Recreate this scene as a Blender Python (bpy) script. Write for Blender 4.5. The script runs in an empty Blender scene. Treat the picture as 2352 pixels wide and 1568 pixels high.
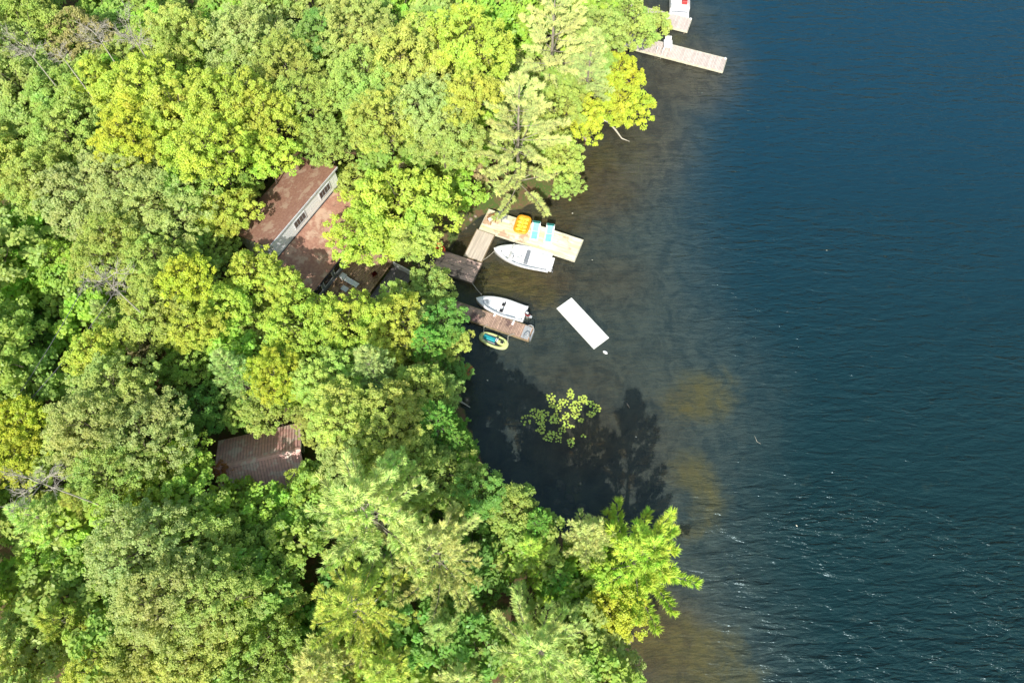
import bpy, math, random
import numpy as np
from mathutils import Vector, Matrix
R = math.radians
scene = bpy.context.scene
COL = scene.collection
rng = np.random.default_rng(7)
random.seed(7)

# ------------------------------------------------------------------ camera
PITCH, CH = R(25), 60.0
cam = bpy.data.cameras.new('camera'); cam.lens = 24; cam.sensor_width = 36
cam.clip_start = 0.5; cam.clip_end = 6000
cob = bpy.data.objects.new('camera', cam); COL.objects.link(cob)
cob.location = (0, 0, CH); cob.rotation_euler = (PITCH, 0, 0)
scene.camera = cob

def at(px, py, Z=0.0):
    """survey: a point of the photograph (2352 px wide) -> where it stands at height Z"""
    a = (px-1176)/1568; b = -(py-784)/1568
    dy = b*math.cos(PITCH)+math.sin(PITCH); dz = b*math.sin(PITCH)-math.cos(PITCH)
    t = (Z-CH)/dz
    return (a*t, dy*t, Z)
def proj(x, y, z):
    z = z-CH
    yc = y*math.cos(PITCH)+z*math.sin(PITCH); zc = -y*math.sin(PITCH)+z*math.cos(PITCH)
    return 1176+1568*x/-zc, 784-1568*yc/-zc, -zc

# ------------------------------------------------------------------ world + sun
SHADOW_AZ, ELEV = R(82), R(43)
w = bpy.data.worlds.new('World'); scene.world = w; w.use_nodes = True
nt = w.node_tree; nt.nodes.clear()
sky = nt.nodes.new('ShaderNodeTexSky'); sky.sky_type = 'NISHITA'; sky.sun_disc = False
sky.sun_elevation = ELEV
# direction towards the sun
sd = Vector((-math.cos(SHADOW_AZ)*math.cos(ELEV), -math.sin(SHADOW_AZ)*math.cos(ELEV), math.sin(ELEV)))
sky.sun_rotation = math.atan2(sd.x, sd.y) % (2*math.pi)
sky.dust_density = 3.0; sky.air_density = 2.5; sky.ozone_density = 4.0
bg = nt.nodes.new('ShaderNodeBackground'); bg.inputs[1].default_value = 0.15
wo = nt.nodes.new('ShaderNodeOutputWorld')
nt.links.new(sky.outputs[0], bg.inputs[0]); nt.links.new(bg.outputs[0], wo.inputs[0])
sl = bpy.data.lights.new('sun', 'SUN'); sl.energy = 5.0; sl.angle = R(0.55); sl.color = (1, .955, .87)
so = bpy.data.objects.new('sun', sl); COL.objects.link(so)
so.rotation_euler = sd.to_track_quat('Z', 'Y').to_euler(); so.location = (0, 0, 80)
scene.view_settings.view_transform = 'Standard'; scene.view_settings.look = 'None'
scene.view_settings.exposure = 0
try:
    scene.cycles.max_bounces = 8; scene.cycles.transparent_max_bounces = 8
    scene.cycles.diffuse_bounces = 5; scene.cycles.glossy_bounces = 2
    scene.cycles.caustics_reflective = False; scene.cycles.caustics_refractive = False
except Exception: pass

# ------------------------------------------------------------------ node helpers
class N:
    def __init__(s, name):
        s.m = bpy.data.materials.new(name); s.m.use_nodes = True
        s.t = s.m.node_tree; s.t.nodes.clear()
        s.out = s.t.nodes.new('ShaderNodeOutputMaterial')
    def n(s, typ, ins=None, **kw):
        x = s.t.nodes.new('ShaderNode'+typ)
        for k, v in kw.items(): setattr(x, k, v)
        for k, v in (ins or {}).items():
            if isinstance(v, bpy.types.NodeSocket): s.t.links.new(v, x.inputs[k])
            elif v is not None:
                if isinstance(v, tuple) and len(v) == 3 and x.inputs[k].type == 'RGBA': v = v+(1,)
                x.inputs[k].default_value = v
        return x
    def math(s, op, a, b=None, clamp=False):
        x = s.n('Math', {0: a, 1: b}, operation=op); x.use_clamp = clamp; return x.outputs[0]
    def mix(s, f, a, b, blend='MIX'):
        x = s.t.nodes.new('ShaderNodeMix'); x.data_type = 'RGBA'; x.blend_type = blend
        for i, v in ((0, f), (6, a), (7, b)):
            if isinstance(v, bpy.types.NodeSocket): s.t.links.new(v, x.inputs[i])
            else:
                if isinstance(v, tuple) and len(v) == 3: v = v+(1,)
                x.inputs[i].default_value = v
        return x.outputs[2]
    def noise(s, vec, scale, detail=4, rough=.55, dist=0):
        return s.n('TexNoise', {'Vector': vec, 'Scale': scale, 'Detail': detail, 'Roughness': rough, 'Distortion': dist}).outputs[0]
    def ramp(s, f, a, b, x=None):
        r = s.n('MapRange', {0: f, 1: a, 2: b}); r.interpolation_type = 'SMOOTHSTEP'; return r.outputs[0]
    def coord(s, scale=(1, 1, 1), rot=(0, 0, 0), kind='Object'):
        tc = s.n('TexCoord'); return s.n('Mapping', {0: tc.outputs[kind], 'Scale': scale, 'Rotation': rot}).outputs[0]
    def pos(s, scale=(1, 1, 1), rot=(0, 0, 0)):
        g = s.n('NewGeometry'); return s.n('Mapping', {0: g.outputs['Position'], 'Scale': scale, 'Rotation': rot}).outputs[0]
    def attr(s, name): return s.n('Attribute', attribute_name=name).outputs['Fac']
    def end(s, sh): s.t.links.new(sh, s.out.inputs[0]); return s.m

def mat(name, a, b=None, scale=3.0, rough=.6, attr=0.0, bump=0.0, metal=0.0, spec=.35, lo=.35, hi=.65, stretch=(1, 1, 1), c=None, cscale=.6):
    """two-tone noisy surface; attr: how strongly the per-face 'v' value shifts brightness"""
    k = N(name); co = k.coord(stretch)
    col = a
    if b is None: b = tuple(x*.8 for x in a)
    f = k.noise(co, scale, 6, .6); col = k.mix(k.ramp(f, lo, hi), a, b)
    if c is not None:
        g = k.noise(k.coord((1, 1, 1)), cscale, 5, .65); col = k.mix(k.ramp(g, .5, .62), col, c)
    if attr:
        v = k.math('ADD', k.math('MULTIPLY', k.math('SUBTRACT', k.attr('v'), .5), attr), 1.0)
        col = k.n('HueSaturation', {'Value': v, 'Color': col}).outputs[0]
    p = k.n('BsdfPrincipled', {'Base Color': col, 'Roughness': rough, 'Metallic': metal, 'Specular IOR Level': spec})
    if bump:
        bn = k.n('Bump', {'Strength': bump, 'Distance': .02, 'Height': k.noise(co, scale*4, 5, .6)})
        k.t.links.new(bn.outputs[0], p.inputs['Normal'])
    return k.end(p.outputs[0])

# ------------------------------------------------------------------ mesh builder
class MB:
    def __init__(s): s.v = []; s.f = []; s.a = []; s.sm = []
    def add(s, vs, fs, val=None, smooth=False):
        o = len(s.v); s.v += [tuple(p) for p in vs]
        if val is None: val = random.random()
        for f in fs: s.f.append(tuple(i+o for i in f)); s.a.append(val); s.sm.append(smooth)
    def box(s, x0, x1, y0, y1, z0, z1, val=None, bev=0.0):
        if bev:
            b = bev; vs = []
            for (z, e) in ((z0, b), (z0+b, 0), (z1-b, 0), (z1, b)):
                vs += [(x0+e, y0+e, z), (x1-e, y0+e, z), (x1-e, y1-e, z), (x0+e, y1-e, z)]
            fs = [(3, 2, 1, 0), (12, 13, 14, 15)]
            for r in range(3):
                for i in range(4): fs.append((r*4+i, r*4+(i+1) % 4, r*4+4+(i+1) % 4, r*4+4+i))
            s.add(vs, fs, val); return
        vs = [(x0, y0, z0), (x1, y0, z0), (x1, y1, z0), (x0, y1, z0), (x0, y0, z1), (x1, y0, z1), (x1, y1, z1), (x0, y1, z1)]
        s.add(vs, [(3, 2, 1, 0), (4, 5, 6, 7), (0, 1, 5, 4), (1, 2, 6, 5), (2, 3, 7, 6), (3, 0, 4, 7)], val)
    def hexa(s, top, th, val=None):
        """slab: 4 top points, thickness th downwards"""
        vs = [tuple(p) for p in top]+[(p[0], p[1], p[2]-th) for p in top]
        s.add(vs, [(0, 1, 2, 3), (7, 6, 5, 4), (0, 4, 5, 1), (1, 5, 6, 2), (2, 6, 7, 3), (3, 7, 4, 0)], val)
    def tube(s, pts, rad, n=6, val=None, closed=False):
        pts = [Vector(p) for p in pts]; m = len(pts)
        rs = rad if isinstance(rad, (list, tuple)) else [rad]*m
        vs = []; up = Vector((0, 0, 1))
        for i, p in enumerate(pts):
            a = pts[(i-1) % m] if (closed or i > 0) else p; b = pts[(i+1) % m] if (closed or i < m-1) else p
            t = (b-a).normalized()
            q = t.cross(up)
            if q.length < .05: q = t.cross(Vector((1, 0, 0)))
            q.normalize(); r = q.cross(t)
            for k in range(n):
                an = 2*math.pi*k/n; vs.append(p+q*math.cos(an)*rs[i]+r*math.sin(an)*rs[i])
        fs = []
        for i in range(m if closed else m-1):
            j = (i+1) % m
            for k in range(n): fs.append((i*n+k, i*n+(k+1) % n, j*n+(k+1) % n, j*n+k))
        if not closed: fs += [tuple(range(n))[::-1], tuple((m-1)*n+k for k in range(n))]
        s.add(vs, fs, val, True)
    def lathe(s, prof, c=(0, 0, 0), n=16, sx=1, sy=1, val=None):
        vs = []; m = len(prof)
        for r, z in prof:
            for k in range(n):
                an = 2*math.pi*k/n; vs.append((c[0]+r*sx*math.cos(an), c[1]+r*sy*math.sin(an), c[2]+z))
        fs = [(i*n+k, i*n+(k+1) % n, (i+1)*n+(k+1) % n, (i+1)*n+k) for i in range(m-1) for k in range(n)]
        fs += [tuple(range(n))[::-1], tuple((m-1)*n+k for k in range(n))]
        s.add(vs, fs, val, True)
    def loft(s, rings, val=None, close_u=False, smooth=True, caps=False):
        n = len(rings[0]); vs = [p for r in rings for p in r]; fs = []
        for i in range(len(rings)-1):
            for k in range(n if close_u else n-1):
                fs.append((i*n+k, i*n+(k+1) % n, (i+1)*n+(k+1) % n, (i+1)*n+k))
        if caps: fs += [tuple(range(n))[::-1], tuple((len(rings)-1)*n+k for k in range(n))]
        s.add(vs, fs, val, smooth)
    def build(s, name, m, parent=None):
        me = bpy.data.meshes.new(name); me.from_pydata(s.v, [], s.f)
        at_ = me.attributes.new('v', 'FLOAT', 'FACE'); at_.data.foreach_set('value', s.a)
        me.polygons.foreach_set('use_smooth', s.sm)
        me.materials.append(m); me.update()
        return link(name, me, parent)

def link(name, me, parent=None):
    o = bpy.data.objects.new(name, me); COL.objects.link(o)
    if parent is not None: o.parent = parent
    return o
def tag(o, label=None, cat=None, group=None, kind=None):
    if label: o['label'] = label
    if cat: o['category'] = cat
    if group: o['group'] = group
    if kind: o['kind'] = kind
    return o
def thing(name, label, cat, loc=(0, 0, 0), rz=0.0, group=None):
    o = bpy.data.objects.new(name, None); COL.objects.link(o); o.empty_display_size = .3
    o.location = loc; o.rotation_euler = (0, 0, rz)
    return tag(o, label, cat, group)
def npmesh(name, V, F, att, m, smooth=False):
    me = bpy.data.meshes.new(name); nv, nf = len(V), len(F); k = F.shape[1]
    me.vertices.add(nv); me.vertices.foreach_set('co', V.astype(np.float32).ravel())
    me.loops.add(nf*k); me.loops.foreach_set('vertex_index', F.astype(np.int32).ravel())
    me.polygons.add(nf); me.polygons.foreach_set('loop_start', np.arange(0, nf*k, k, dtype=np.int32))
    me.polygons.foreach_set('loop_total', np.full(nf, k, dtype=np.int32))
    me.polygons.foreach_set('use_smooth', np.full(nf, smooth))
    for an, (dom, vals) in att.items():
        a = me.attributes.new(an, 'FLOAT', dom); a.data.foreach_set('value', vals.astype(np.float32))
    me.materials.append(m); me.update(calc_edges=True); me.validate()
    return me

# ------------------------------------------------------------------ shore + terrain
SH = [(1510, -420), (1490, -180), (1470, -60), (1462, 20), (1450, 60), (1440, 110), (1425, 170), (1405, 240), (1372, 300), (1340, 335), (1308, 400), (1290, 440),
      (1225, 466), (1185, 482), (1130, 482), (1092, 503), (1062, 530), (1040, 560), (1010, 580), (990, 610), (1000, 645), (1012, 675), (1035, 720),
      (1050, 770), (1060, 830), (1062, 880), (1058, 930), (1078, 985), (1100, 1050), (1135, 1105), (1185, 1135), (1235, 1170), (1290, 1225), (1370, 1260),
      (1430, 1330), (1450, 1390), (1436, 1430), (1425, 1480), (1440, 1540), (1455, 1640), (1470, 1800), (1500, 2000)]
shore = np.array([at(x, y, 0)[:2] for x, y in SH])
shore = np.vstack([shore[0]+[60, 500], shore, shore[-1]+[30, -60], shore[-1]+[80, -600]])
poly = np.vstack([shore, [-2500, -600], [-2500, 600]])
def seg_dist(P):
    d = np.full(len(P), 1e9)
    for a, b in zip(shore[:-1], shore[1:]):
        ab = b-a; t = np.clip(((P-a)@ab)/(ab@ab), 0, 1)
        q = a+t[:, None]*ab; d = np.minimum(d, np.hypot(*(P-q).T))
    return d
def inland(P):
    ins = np.zeros(len(P), bool); n = len(poly)
    for i in range(n):
        a, b = poly[i], poly[(i+1) % n]
        if a[1] == b[1]: continue
        c = ((a[1] > P[:, 1]) != (b[1] > P[:, 1])) & (P[:, 0] < (b[0]-a[0])*(P[:, 1]-a[1])/(b[1]-a[1])+a[0])
        ins ^= c
    return ins
def hnoise(x, y):
    return (.35*np.sin(x*.31+1.3*np.sin(y*.17))+.3*np.sin(y*.27+x*.13+2)+.12*np.sin(x*.9+y*.6)+.1*np.sin(y*1.1-x*.7+1))
DROP = [(1640, -420), (1640, -100), (1625, 100), (1590, 250), (1570, 400), (1590, 600), (1640, 750), (1715, 880), (1725, 980), (1690, 1120), (1690, 1300), (1750, 1480), (1800, 1700), (1840, 2000)]
drop = np.array([at(x, y, 0)[:2] for x, y in DROP]); drop = np.vstack([drop[0]+[60, 500], drop, drop[-1]+[40, -500]])
def offshore(P):
    """signed distance to the edge of the shallow shelf, positive out in the lake"""
    d = np.full(len(P), 1e9)
    for a, b in zip(drop[:-1], drop[1:]):
        ab = b-a; t = np.clip(((P-a)@ab)/(ab@ab), 0, 1); d = np.minimum(d, np.hypot(*(P-(a+t[:, None]*ab)).T))
    yy = drop[::-1, 1]; xx = np.interp(P[:, 1], yy, drop[::-1, 0])
    return np.where(P[:, 0] > xx, d, -d)
def height(P):
    P = np.asarray(P, float).reshape(-1, 2)
    d = seg_dist(P); ins = inland(P); nz = hnoise(P[:, 0], P[:, 1])
    up = .18+2.3*(1-np.exp(-d/5))+.02*np.minimum(d, 60)+nz*np.minimum(d/8, 1)*.5
    dn = -(.30*np.minimum(d, 3)+.07*np.clip(d-3, 0, 14)+.55*np.clip(offshore(P)+1.5, 0, 14))-.1+nz*np.minimum(d/8, 1)*.35
    return np.where(ins, up, np.minimum(dn, -.05))
def gz(x, y): return float(height([[x, y]])[0])

def axis(lo, hi, st, far, n=14):
    c = np.arange(lo, hi+st*.5, st)
    g = (np.geomspace(1, far/st, n)-1)*st+st*1.5
    return np.concatenate([(lo-g)[::-1], c, hi+g])
xs = axis(-62, 48, .7, 2500); ys = axis(-10, 100, .7, 2500)
def grid(xs, ys):
    X, Y = np.meshgrid(xs, ys); P = np.stack([X.ravel(), Y.ravel()], 1)
    nx = len(xs); I = np.arange(len(ys)-1)[:, None]*nx+np.arange(nx-1)[None]
    F = np.stack([I, I+1, I+nx+1, I+nx], -1).reshape(-1, 4); return P, F
P, F = grid(xs, ys)
hz = height(P)
# golden sand patches on the lake bed: centre px, radii px, strength
GOLD = [(1165, 640, 66, 36, 1.4), (1110, 655, 44, 24, 1.2), (1250, 685, 28, 20, 1.2), (1215, 655, 60, 34, .9), (1610, 912, 84, 60, .95), (1585, 1080, 58, 44, .9), (1625, 1150, 45, 75, .9),
        (1575, 1225, 45, 25, .7), (1520, 1460, 80, 60, 1.5), (1620, 1500, 90, 60, 1.2), (1490, 1410, 50, 44, 1.4), (1640, 1560, 120, 40, 1), (1560, 1620, 200, 80, .9),
        (1340, 420, 60, 60, .5), (1240, 500, 60, 20, .5), (1380, 360, 60, 40, .5), (1420, 440, 40, 30, .45), (1080, 570, 22, 22, .5), (1320, 1130, 20, 30, .4), (1345, 985, 60, 35, .35),
        (1560, 90, 40, 16, .7), (1480, 330, 60, 80, .25), (1370, 1020, 40, 30, .3)]
MUD = [(1200, 640, 130, 60, .9), (1250, 560, 80, 60, .6), (1400, 640, 90, 60, .35), (1340, 420, 150, 90, .8), (1470, 300, 110, 150, .6), (1560, 170, 120, 90, .7), (1500, 60, 110, 60, .6), (1340, 1010, 120, 90, .6), (1330, 900, 120, 80, .25),
       (1090, 570, 60, 50, .9), (1240, 520, 120, 40, .8), (1500, 1480, 120, 110, .9), (1450, 1050, 120, 120, .35)]
def blobs(L, P):
    s = np.zeros(len(P))
    px, py, _ = proj(P[:, 0], P[:, 1], 0.0)
    for (x, y, a, b, k) in L:
        q = ((px-x)/a)**2+((py-y)/b)**2; s = np.maximum(s, k*np.exp(-q**1.6*.8))
    bad = (P[:, 1] < -25); s[bad] = 0
    return s
gold = blobs(GOLD, P); mud = blobs(MUD, P)

# ground: forest floor that runs on as the lake bed
k = N('forest_floor_and_bed'); pz = k.pos()
sepz = k.n('SeparateXYZ', {0: pz}).outputs[2]
land = k.mix(k.ramp(k.noise(pz, .9, 6, .65), .38, .58), (.16, .10, .06), (.08, .13, .035))
land = k.mix(k.ramp(k.noise(pz, 5, 4, .6), .5, .7), land, (.20, .12, .07))
bed = k.mix(k.ramp(k.noise(pz, .55, 7, .7, .6), .42, .6), (.085, .082, .05), (.045, .05, .036))
bed = k.mix(k.attr('mud'), bed, k.mix(k.ramp(k.noise(pz, 1.1, 6, .7), .4, .6), (.15, .095, .05), (.08, .055, .032)))
gf = k.math('MULTIPLY', k.attr('gold'), k.ramp(k.noise(pz, .8, 7, .68, .8), .36, .60), True)
bed = k.mix(gf, bed, (.26, .205, .085))
bed = k.mix(k.ramp(k.noise(k.pos((1, 1, 1)), 7, 3, .6), .62, .8), bed, (.16, .13, .09))
colr = k.mix(k.ramp(sepz, -.03, .12), bed, land)
bp = k.n('Bump', {'Strength': .6, 'Distance': .08, 'Height': k.noise(pz, 6, 5, .6)})
m_ground = k.end(k.n('BsdfPrincipled', {'Base Color': colr, 'Roughness': .95, 'Specular IOR Level': .1, 'Normal': bp.outputs[0]}).outputs[0])
me = npmesh('ground', np.column_stack([P, hz]), F, {'gold': ('POINT', gold), 'mud': ('POINT', mud)}, m_ground, True)
tag(link('ground', me), 'wooded ground sloping down to the shore and on under the lake', kind='structure')

# water sheet
k = N('lake_water')
dp = k.attr('depth'); gd = k.attr('gold')
sep = k.n('SeparateXYZ', {0: k.pos()}); X_, Y_ = sep.outputs[0], sep.outputs[1]
wig = k.math('MULTIPLY', k.math('SUBTRACT', k.noise(k.pos((1, .6, 1)), .16, 5, .6), .5), 5.0)
o_ = k.math('ADD', k.attr('off'), wig)
t = k.math('ADD', k.math('MULTIPLY', k.ramp(o_, -13, 6), .55), .38, True)
# water body colour: silty olive inshore, deep teal, sky reflection painted in bluer northward
deep = k.mix(k.ramp(Y_, 5, 75), (.0085, .032, .037), (.009, .047, .086))
weed = k.ramp(k.noise(k.pos(), .55, 7, .72, .8), .36, .62)
shal = k.mix(weed, (.056, .084, .088), (.108, .142, .130))
gv = k.mix(k.ramp(o_, -12, 7), shal, deep)
gv = k.mix(k.math('MULTIPLY', k.attr('mud'), .95, True), gv, k.mix(weed, (.085, .067, .038), (.145, .120, .070)))
gedge = k.math('MULTIPLY', k.ramp(k.math('ADD', gd, k.math('MULTIPLY', k.math('SUBTRACT', k.noise(k.pos(), .45, 6, .7), .5), 1.5)), .12, 1.0), k.math('ADD', k.math('MULTIPLY', weed, .5), .42), True)
gv = k.mix(gedge, gv, (.122, .118, .052))
# waves : long crests running east-west, finer chop on top
n1 = k.noise(k.pos((.30, 1.0, 1), (0, 0, R(5))), .9, 3, .5, .9)
n2 = k.noise(k.pos((.38, 1.5, 1), (0, 0, R(-9))), 1.5, 2, .5, .7)
n3 = k.noise(k.pos((.6, 1.5, 1), (0, 0, R(14))), 3.4, 2, .5, .5)
off = k.ramp(o_, -9, 5)
south = k.math('SUBTRACT', 1.0, k.ramp(Y_, 0, 30))
hgt = k.math('ADD', k.math('MULTIPLY', n1, .62), k.math('ADD', k.math('MULTIPLY', n2, .40), k.math('MULTIPLY', n3, .10)))
calm = k.math('ADD', k.math('MULTIPLY', off, .75), .25)
gust = k.ramp(k.noise(k.pos((.4, 1, 1), (0, 0, R(-12))), .085, 4, .6, .6), .35, .65)
amp = k.math('MULTIPLY', calm, k.math('ADD', k.math('MULTIPLY', gust, k.math('ADD', 1.1, k.math('MULTIPLY', south, 1.1))), k.math('ADD', 1.4, k.math('MULTIPLY', south, .6))))
bmp = k.n('Bump', {'Strength': 1.0, 'Distance': .26, 'Height': k.math('MULTIPLY', hgt, amp)})
tr = k.n('BsdfTransparent', {0: (.90, .86, .68)})
df = k.n('BsdfDiffuse', {0: gv, 'Normal': bmp.outputs[0]})
body = k.n('MixShader', {0: t, 1: tr.outputs[0], 2: df.outputs[0]})
gl = k.n('BsdfGlossy', {'Color': (.62, .84, .96), 'Roughness': k.math('ADD', .07, k.math('MULTIPLY', k.math('SUBTRACT', 1.0, k.ramp(Y_, 4, 40)), .17)), 'Normal': bmp.outputs[0]})  # gloss tinted blue so warm sun glints pass for sky reflection
fr = k.n('Fresnel', {'IOR': 1.33, 'Normal': bmp.outputs[0]})
m_water = k.end(k.n('MixShader', {0: fr.outputs[0], 1: body.outputs[0], 2: gl.outputs[0]}).outputs[0])
xw = axis(-20, 60, 1.0, 2500); yw = axis(-8, 100, 1.0, 2500)
PW, FW = grid(xw, yw); hw = height(PW)
keep = (hw[FW] < .25).any(1)
FW = FW[keep]; used = np.unique(FW); rm = np.full(len(PW), -1); rm[used] = np.arange(len(used))
PW2 = PW[used]; FW = rm[FW]
me = npmesh('water', np.column_stack([PW2, np.zeros(len(PW2))]), FW,
            {'depth': ('POINT', np.maximum(-hw[used], 0)), 'off': ('POINT', np.clip(offshore(PW2), -40, 40)), 'gold': ('POINT', blobs(GOLD, PW2)), 'mud': ('POINT', blobs(MUD, PW2))}, m_water, True)
tag(link('water', me), 'lake water, brown and clear near the shore, rippled deep blue-green farther out', kind='structure')

# ------------------------------------------------------------------ foliage materials (colour comes from the object)
def leafmat(name, trans=.42, hue=.05, vlo=.84, vr=.48, gloss=True):
    k = N(name); oi = k.n('ObjectInfo'); v = k.attr('v')
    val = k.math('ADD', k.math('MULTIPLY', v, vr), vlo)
    hu = k.math('ADD', k.math('MULTIPLY', k.math('SUBTRACT', k.attr('h'), .5), hue), .5)
    big = k.noise(k.pos(), .33, 3, .6)
    hu = k.math('ADD', hu, k.math('MULTIPLY', k.math('SUBTRACT', big, .5), -.10))
    val = k.math('MULTIPLY', val, k.math('ADD', .72, k.math('MULTIPLY', k.noise(k.pos(), .6, 3, .6), .56)))
    col = k.n('HueSaturation', {'Hue': hu, 'Value': val, 'Color': oi.outputs['Color']}).outputs[0]
    d = k.n('BsdfDiffuse', {0: col, 1: .6})
    tl = k.n('BsdfTranslucent', {0: k.mix(.35, col, (.6, .7, .04))})
    mx = k.n('MixShader', {0: trans, 1: d.outputs[0], 2: tl.outputs[0]})
    if gloss:
        g = k.n('BsdfGlossy', {0: (1, 1, 1), 1: .45})
        mx = k.n('MixShader', {0: .02, 1: mx.outputs[0], 2: g.outputs[0]})
    return k.end(mx.outputs[0])
m_leaf = leafmat('broad_leaves'); m_needle = leafmat('pine_needles', .35, .04, .62, .85, False)
m_bark = mat('bark', (.20, .165, .13), (.11, .09, .07), 4, .9, .3, .5)
m_pbark = mat('pine_bark', (.44, .39, .33), (.30, .26, .22), 4, .9, .3, .5)
m_dead = mat('bare_grey_wood', (.56, .52, .46), (.38, .35, .31), 5, .85, .3)

SUNV = np.array([float(sd.x), float(sd.y), float(sd.z)])
def unit(a): return a/np.maximum(np.linalg.norm(a, axis=-1, keepdims=True), 1e-9)
def leafquads(C, Nn, L, W, fold=None):
    """diamond leaves: centres, normals, lengths, widths"""
    n = len(C); r = unit(rng.normal(size=(n, 3))); T = unit(np.cross(Nn, r)); B = np.cross(Nn, T)
    L = L[:, None]*.5; W = W[:, None]*.5
    V = np.stack([C-T*L, C+B*W, C+T*L, C-B*W], 1).reshape(-1, 3)
    return V, np.arange(4*n).reshape(-1, 4)

def decid(name, Rr, flat=.72, lobes=9, pr=.62, spacing=.8, leaf=.25, per=62, seed=0, ragged=.2):
    """crown of a broadleaf tree, origin at its underside centre; returns (mesh, limb mesh, depth)"""
    g = np.random.default_rng(seed); Rz = Rr*flat
    LC = [np.array([g.normal()*.08*Rr, g.normal()*.08*Rr, Rz*.50])]; LR = [Rr*.52]
    a0 = g.uniform(0, 6.28)
    for i in range(lobes-1):
        if i < (lobes-1)*.62:
            an = a0+i*6.283/((lobes-1)*.62)+g.normal()*.18; rr = Rr*g.uniform(.50, .70); z = Rz*g.uniform(-.05, .28)
            LR.append(Rr*g.uniform(.30, .44))
        else:
            an = g.uniform(0, 6.28); rr = Rr*g.uniform(.28, .48); z = Rz*g.uniform(.3, .62); LR.append(Rr*g.uniform(.26, .38))
        LC.append(np.array([math.cos(an)*rr, math.sin(an)*rr, z]))
    PC = []; PD = []
    for c, lr in zip(LC, LR):
        n = int(5.2*lr*lr/(spacing*spacing)*1.55)
        d = unit(g.normal(size=(n, 3))); d = d[d[:, 2] > -.55]
        q = c+d*lr*g.uniform(.82, 1.0+ragged, (len(d), 1))*np.array([1, 1, .85])
        ok = np.ones(len(q), bool)
        for c2, r2 in zip(LC, LR):
            if c2 is c: continue
            ok &= np.linalg.norm((q-c2), axis=1) > r2*.78
        PC.append(q[ok]); PD.append(d[ok])
    PC = np.vstack(PC); PD = np.vstack(PD)
    # drop random puffs for gaps
    kp = g.random(len(PC)) > .2; PC, PD = PC[kp], PD[kp]
    n = len(PC); prr = pr*g.uniform(.5, 1.5, n); idx = np.repeat(np.arange(n), per)
    dd = unit(g.normal(size=(len(idx), 3))+PD[idx]*.9+np.array([0, 0, .45]))
    C = PC[idx]+dd*(prr[idx]*g.uniform(.3, 1.0, len(idx))**.7*(1+.45*(g.random(len(idx)) > .86)*g.random(len(idx))))[:, None]*np.array([1, 1, .75])
    Nn = unit(dd*.45+SUNV*.62+np.array([0, 0, .25])+g.normal(size=dd.shape)*.45)   # leaves turn towards the light
    L = leaf*g.uniform(.7, 1.3, len(idx)); V, Fq = leafquads(C, Nn, L, L*.72)
    pv = g.uniform(.25, .75, n); vv = np.clip(pv[idx]*.6+g.random(len(idx))**1.5*.75-.12, 0, 1)
    hh = np.clip(g.uniform(.2, .8, n)[idx]*.6+g.random(len(idx))*.4, 0, 1)
    # inner mass, so that one cannot look right through
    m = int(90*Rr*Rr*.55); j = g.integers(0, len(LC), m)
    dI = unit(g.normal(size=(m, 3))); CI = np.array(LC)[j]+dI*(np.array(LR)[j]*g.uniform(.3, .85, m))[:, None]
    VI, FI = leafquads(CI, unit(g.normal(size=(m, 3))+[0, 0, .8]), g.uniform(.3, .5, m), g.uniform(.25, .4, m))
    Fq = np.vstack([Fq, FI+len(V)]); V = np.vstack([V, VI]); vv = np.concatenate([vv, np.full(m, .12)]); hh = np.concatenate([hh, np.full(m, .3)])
    zmin = Rz*.35
    V[:, 2] += zmin
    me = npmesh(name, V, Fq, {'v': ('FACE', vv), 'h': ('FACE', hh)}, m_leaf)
    mb = MB()
    for c, lr in zip(LC, LR):
        e = Vector(c)+Vector((0, 0, zmin)); s0 = Vector((0, 0, -.1*Rr)); mid = s0.lerp(e, .5)+Vector((0, 0, -.08*Rr))
        mb.tube([s0, mid, e], [.045*Rr, .03*Rr, .012*Rr], 5)
        for q in range(4):
            d = Vector(unit(g.normal(size=3)+np.array([0, 0, .5])))*lr*.95
            mb.tube([e.lerp(mid, .3), e+d*.5, e+d], [.014*Rr, .008*Rr, .003*Rr], 4)
    lo = mb.build(name+'_limbs', m_bark); lm = lo.data; bpy.data.objects.remove(lo)
    top = float(V[:, 2].max())
    return dict(crown=me, limbs=lm, R=Rr, top=top)

def tufts(C, D, g, nn=9, ln=.3, wd=.035, spread=.75):
    """needle bunches: from each centre nn thin triangles fan out round direction D"""
    n = len(C); idx = np.repeat(np.arange(n), nn)
    dd = unit(D[idx]+g.normal(size=(len(idx), 3))*spread)
    l = ln*g.uniform(.6, 1.15, len(idx)); base = C[idx]+g.normal(size=dd.shape)*.04
    side = unit(np.cross(dd, SUNV+g.normal(size=dd.shape)*.5))
    w = wd*g.uniform(.7, 1.3, len(idx))
    V = np.stack([base-side*w[:, None], base+side*w[:, None], base+dd*l[:, None]], 1).reshape(-1, 3)
    return V, np.arange(3*len(idx)).reshape(-1, 3), idx

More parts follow.
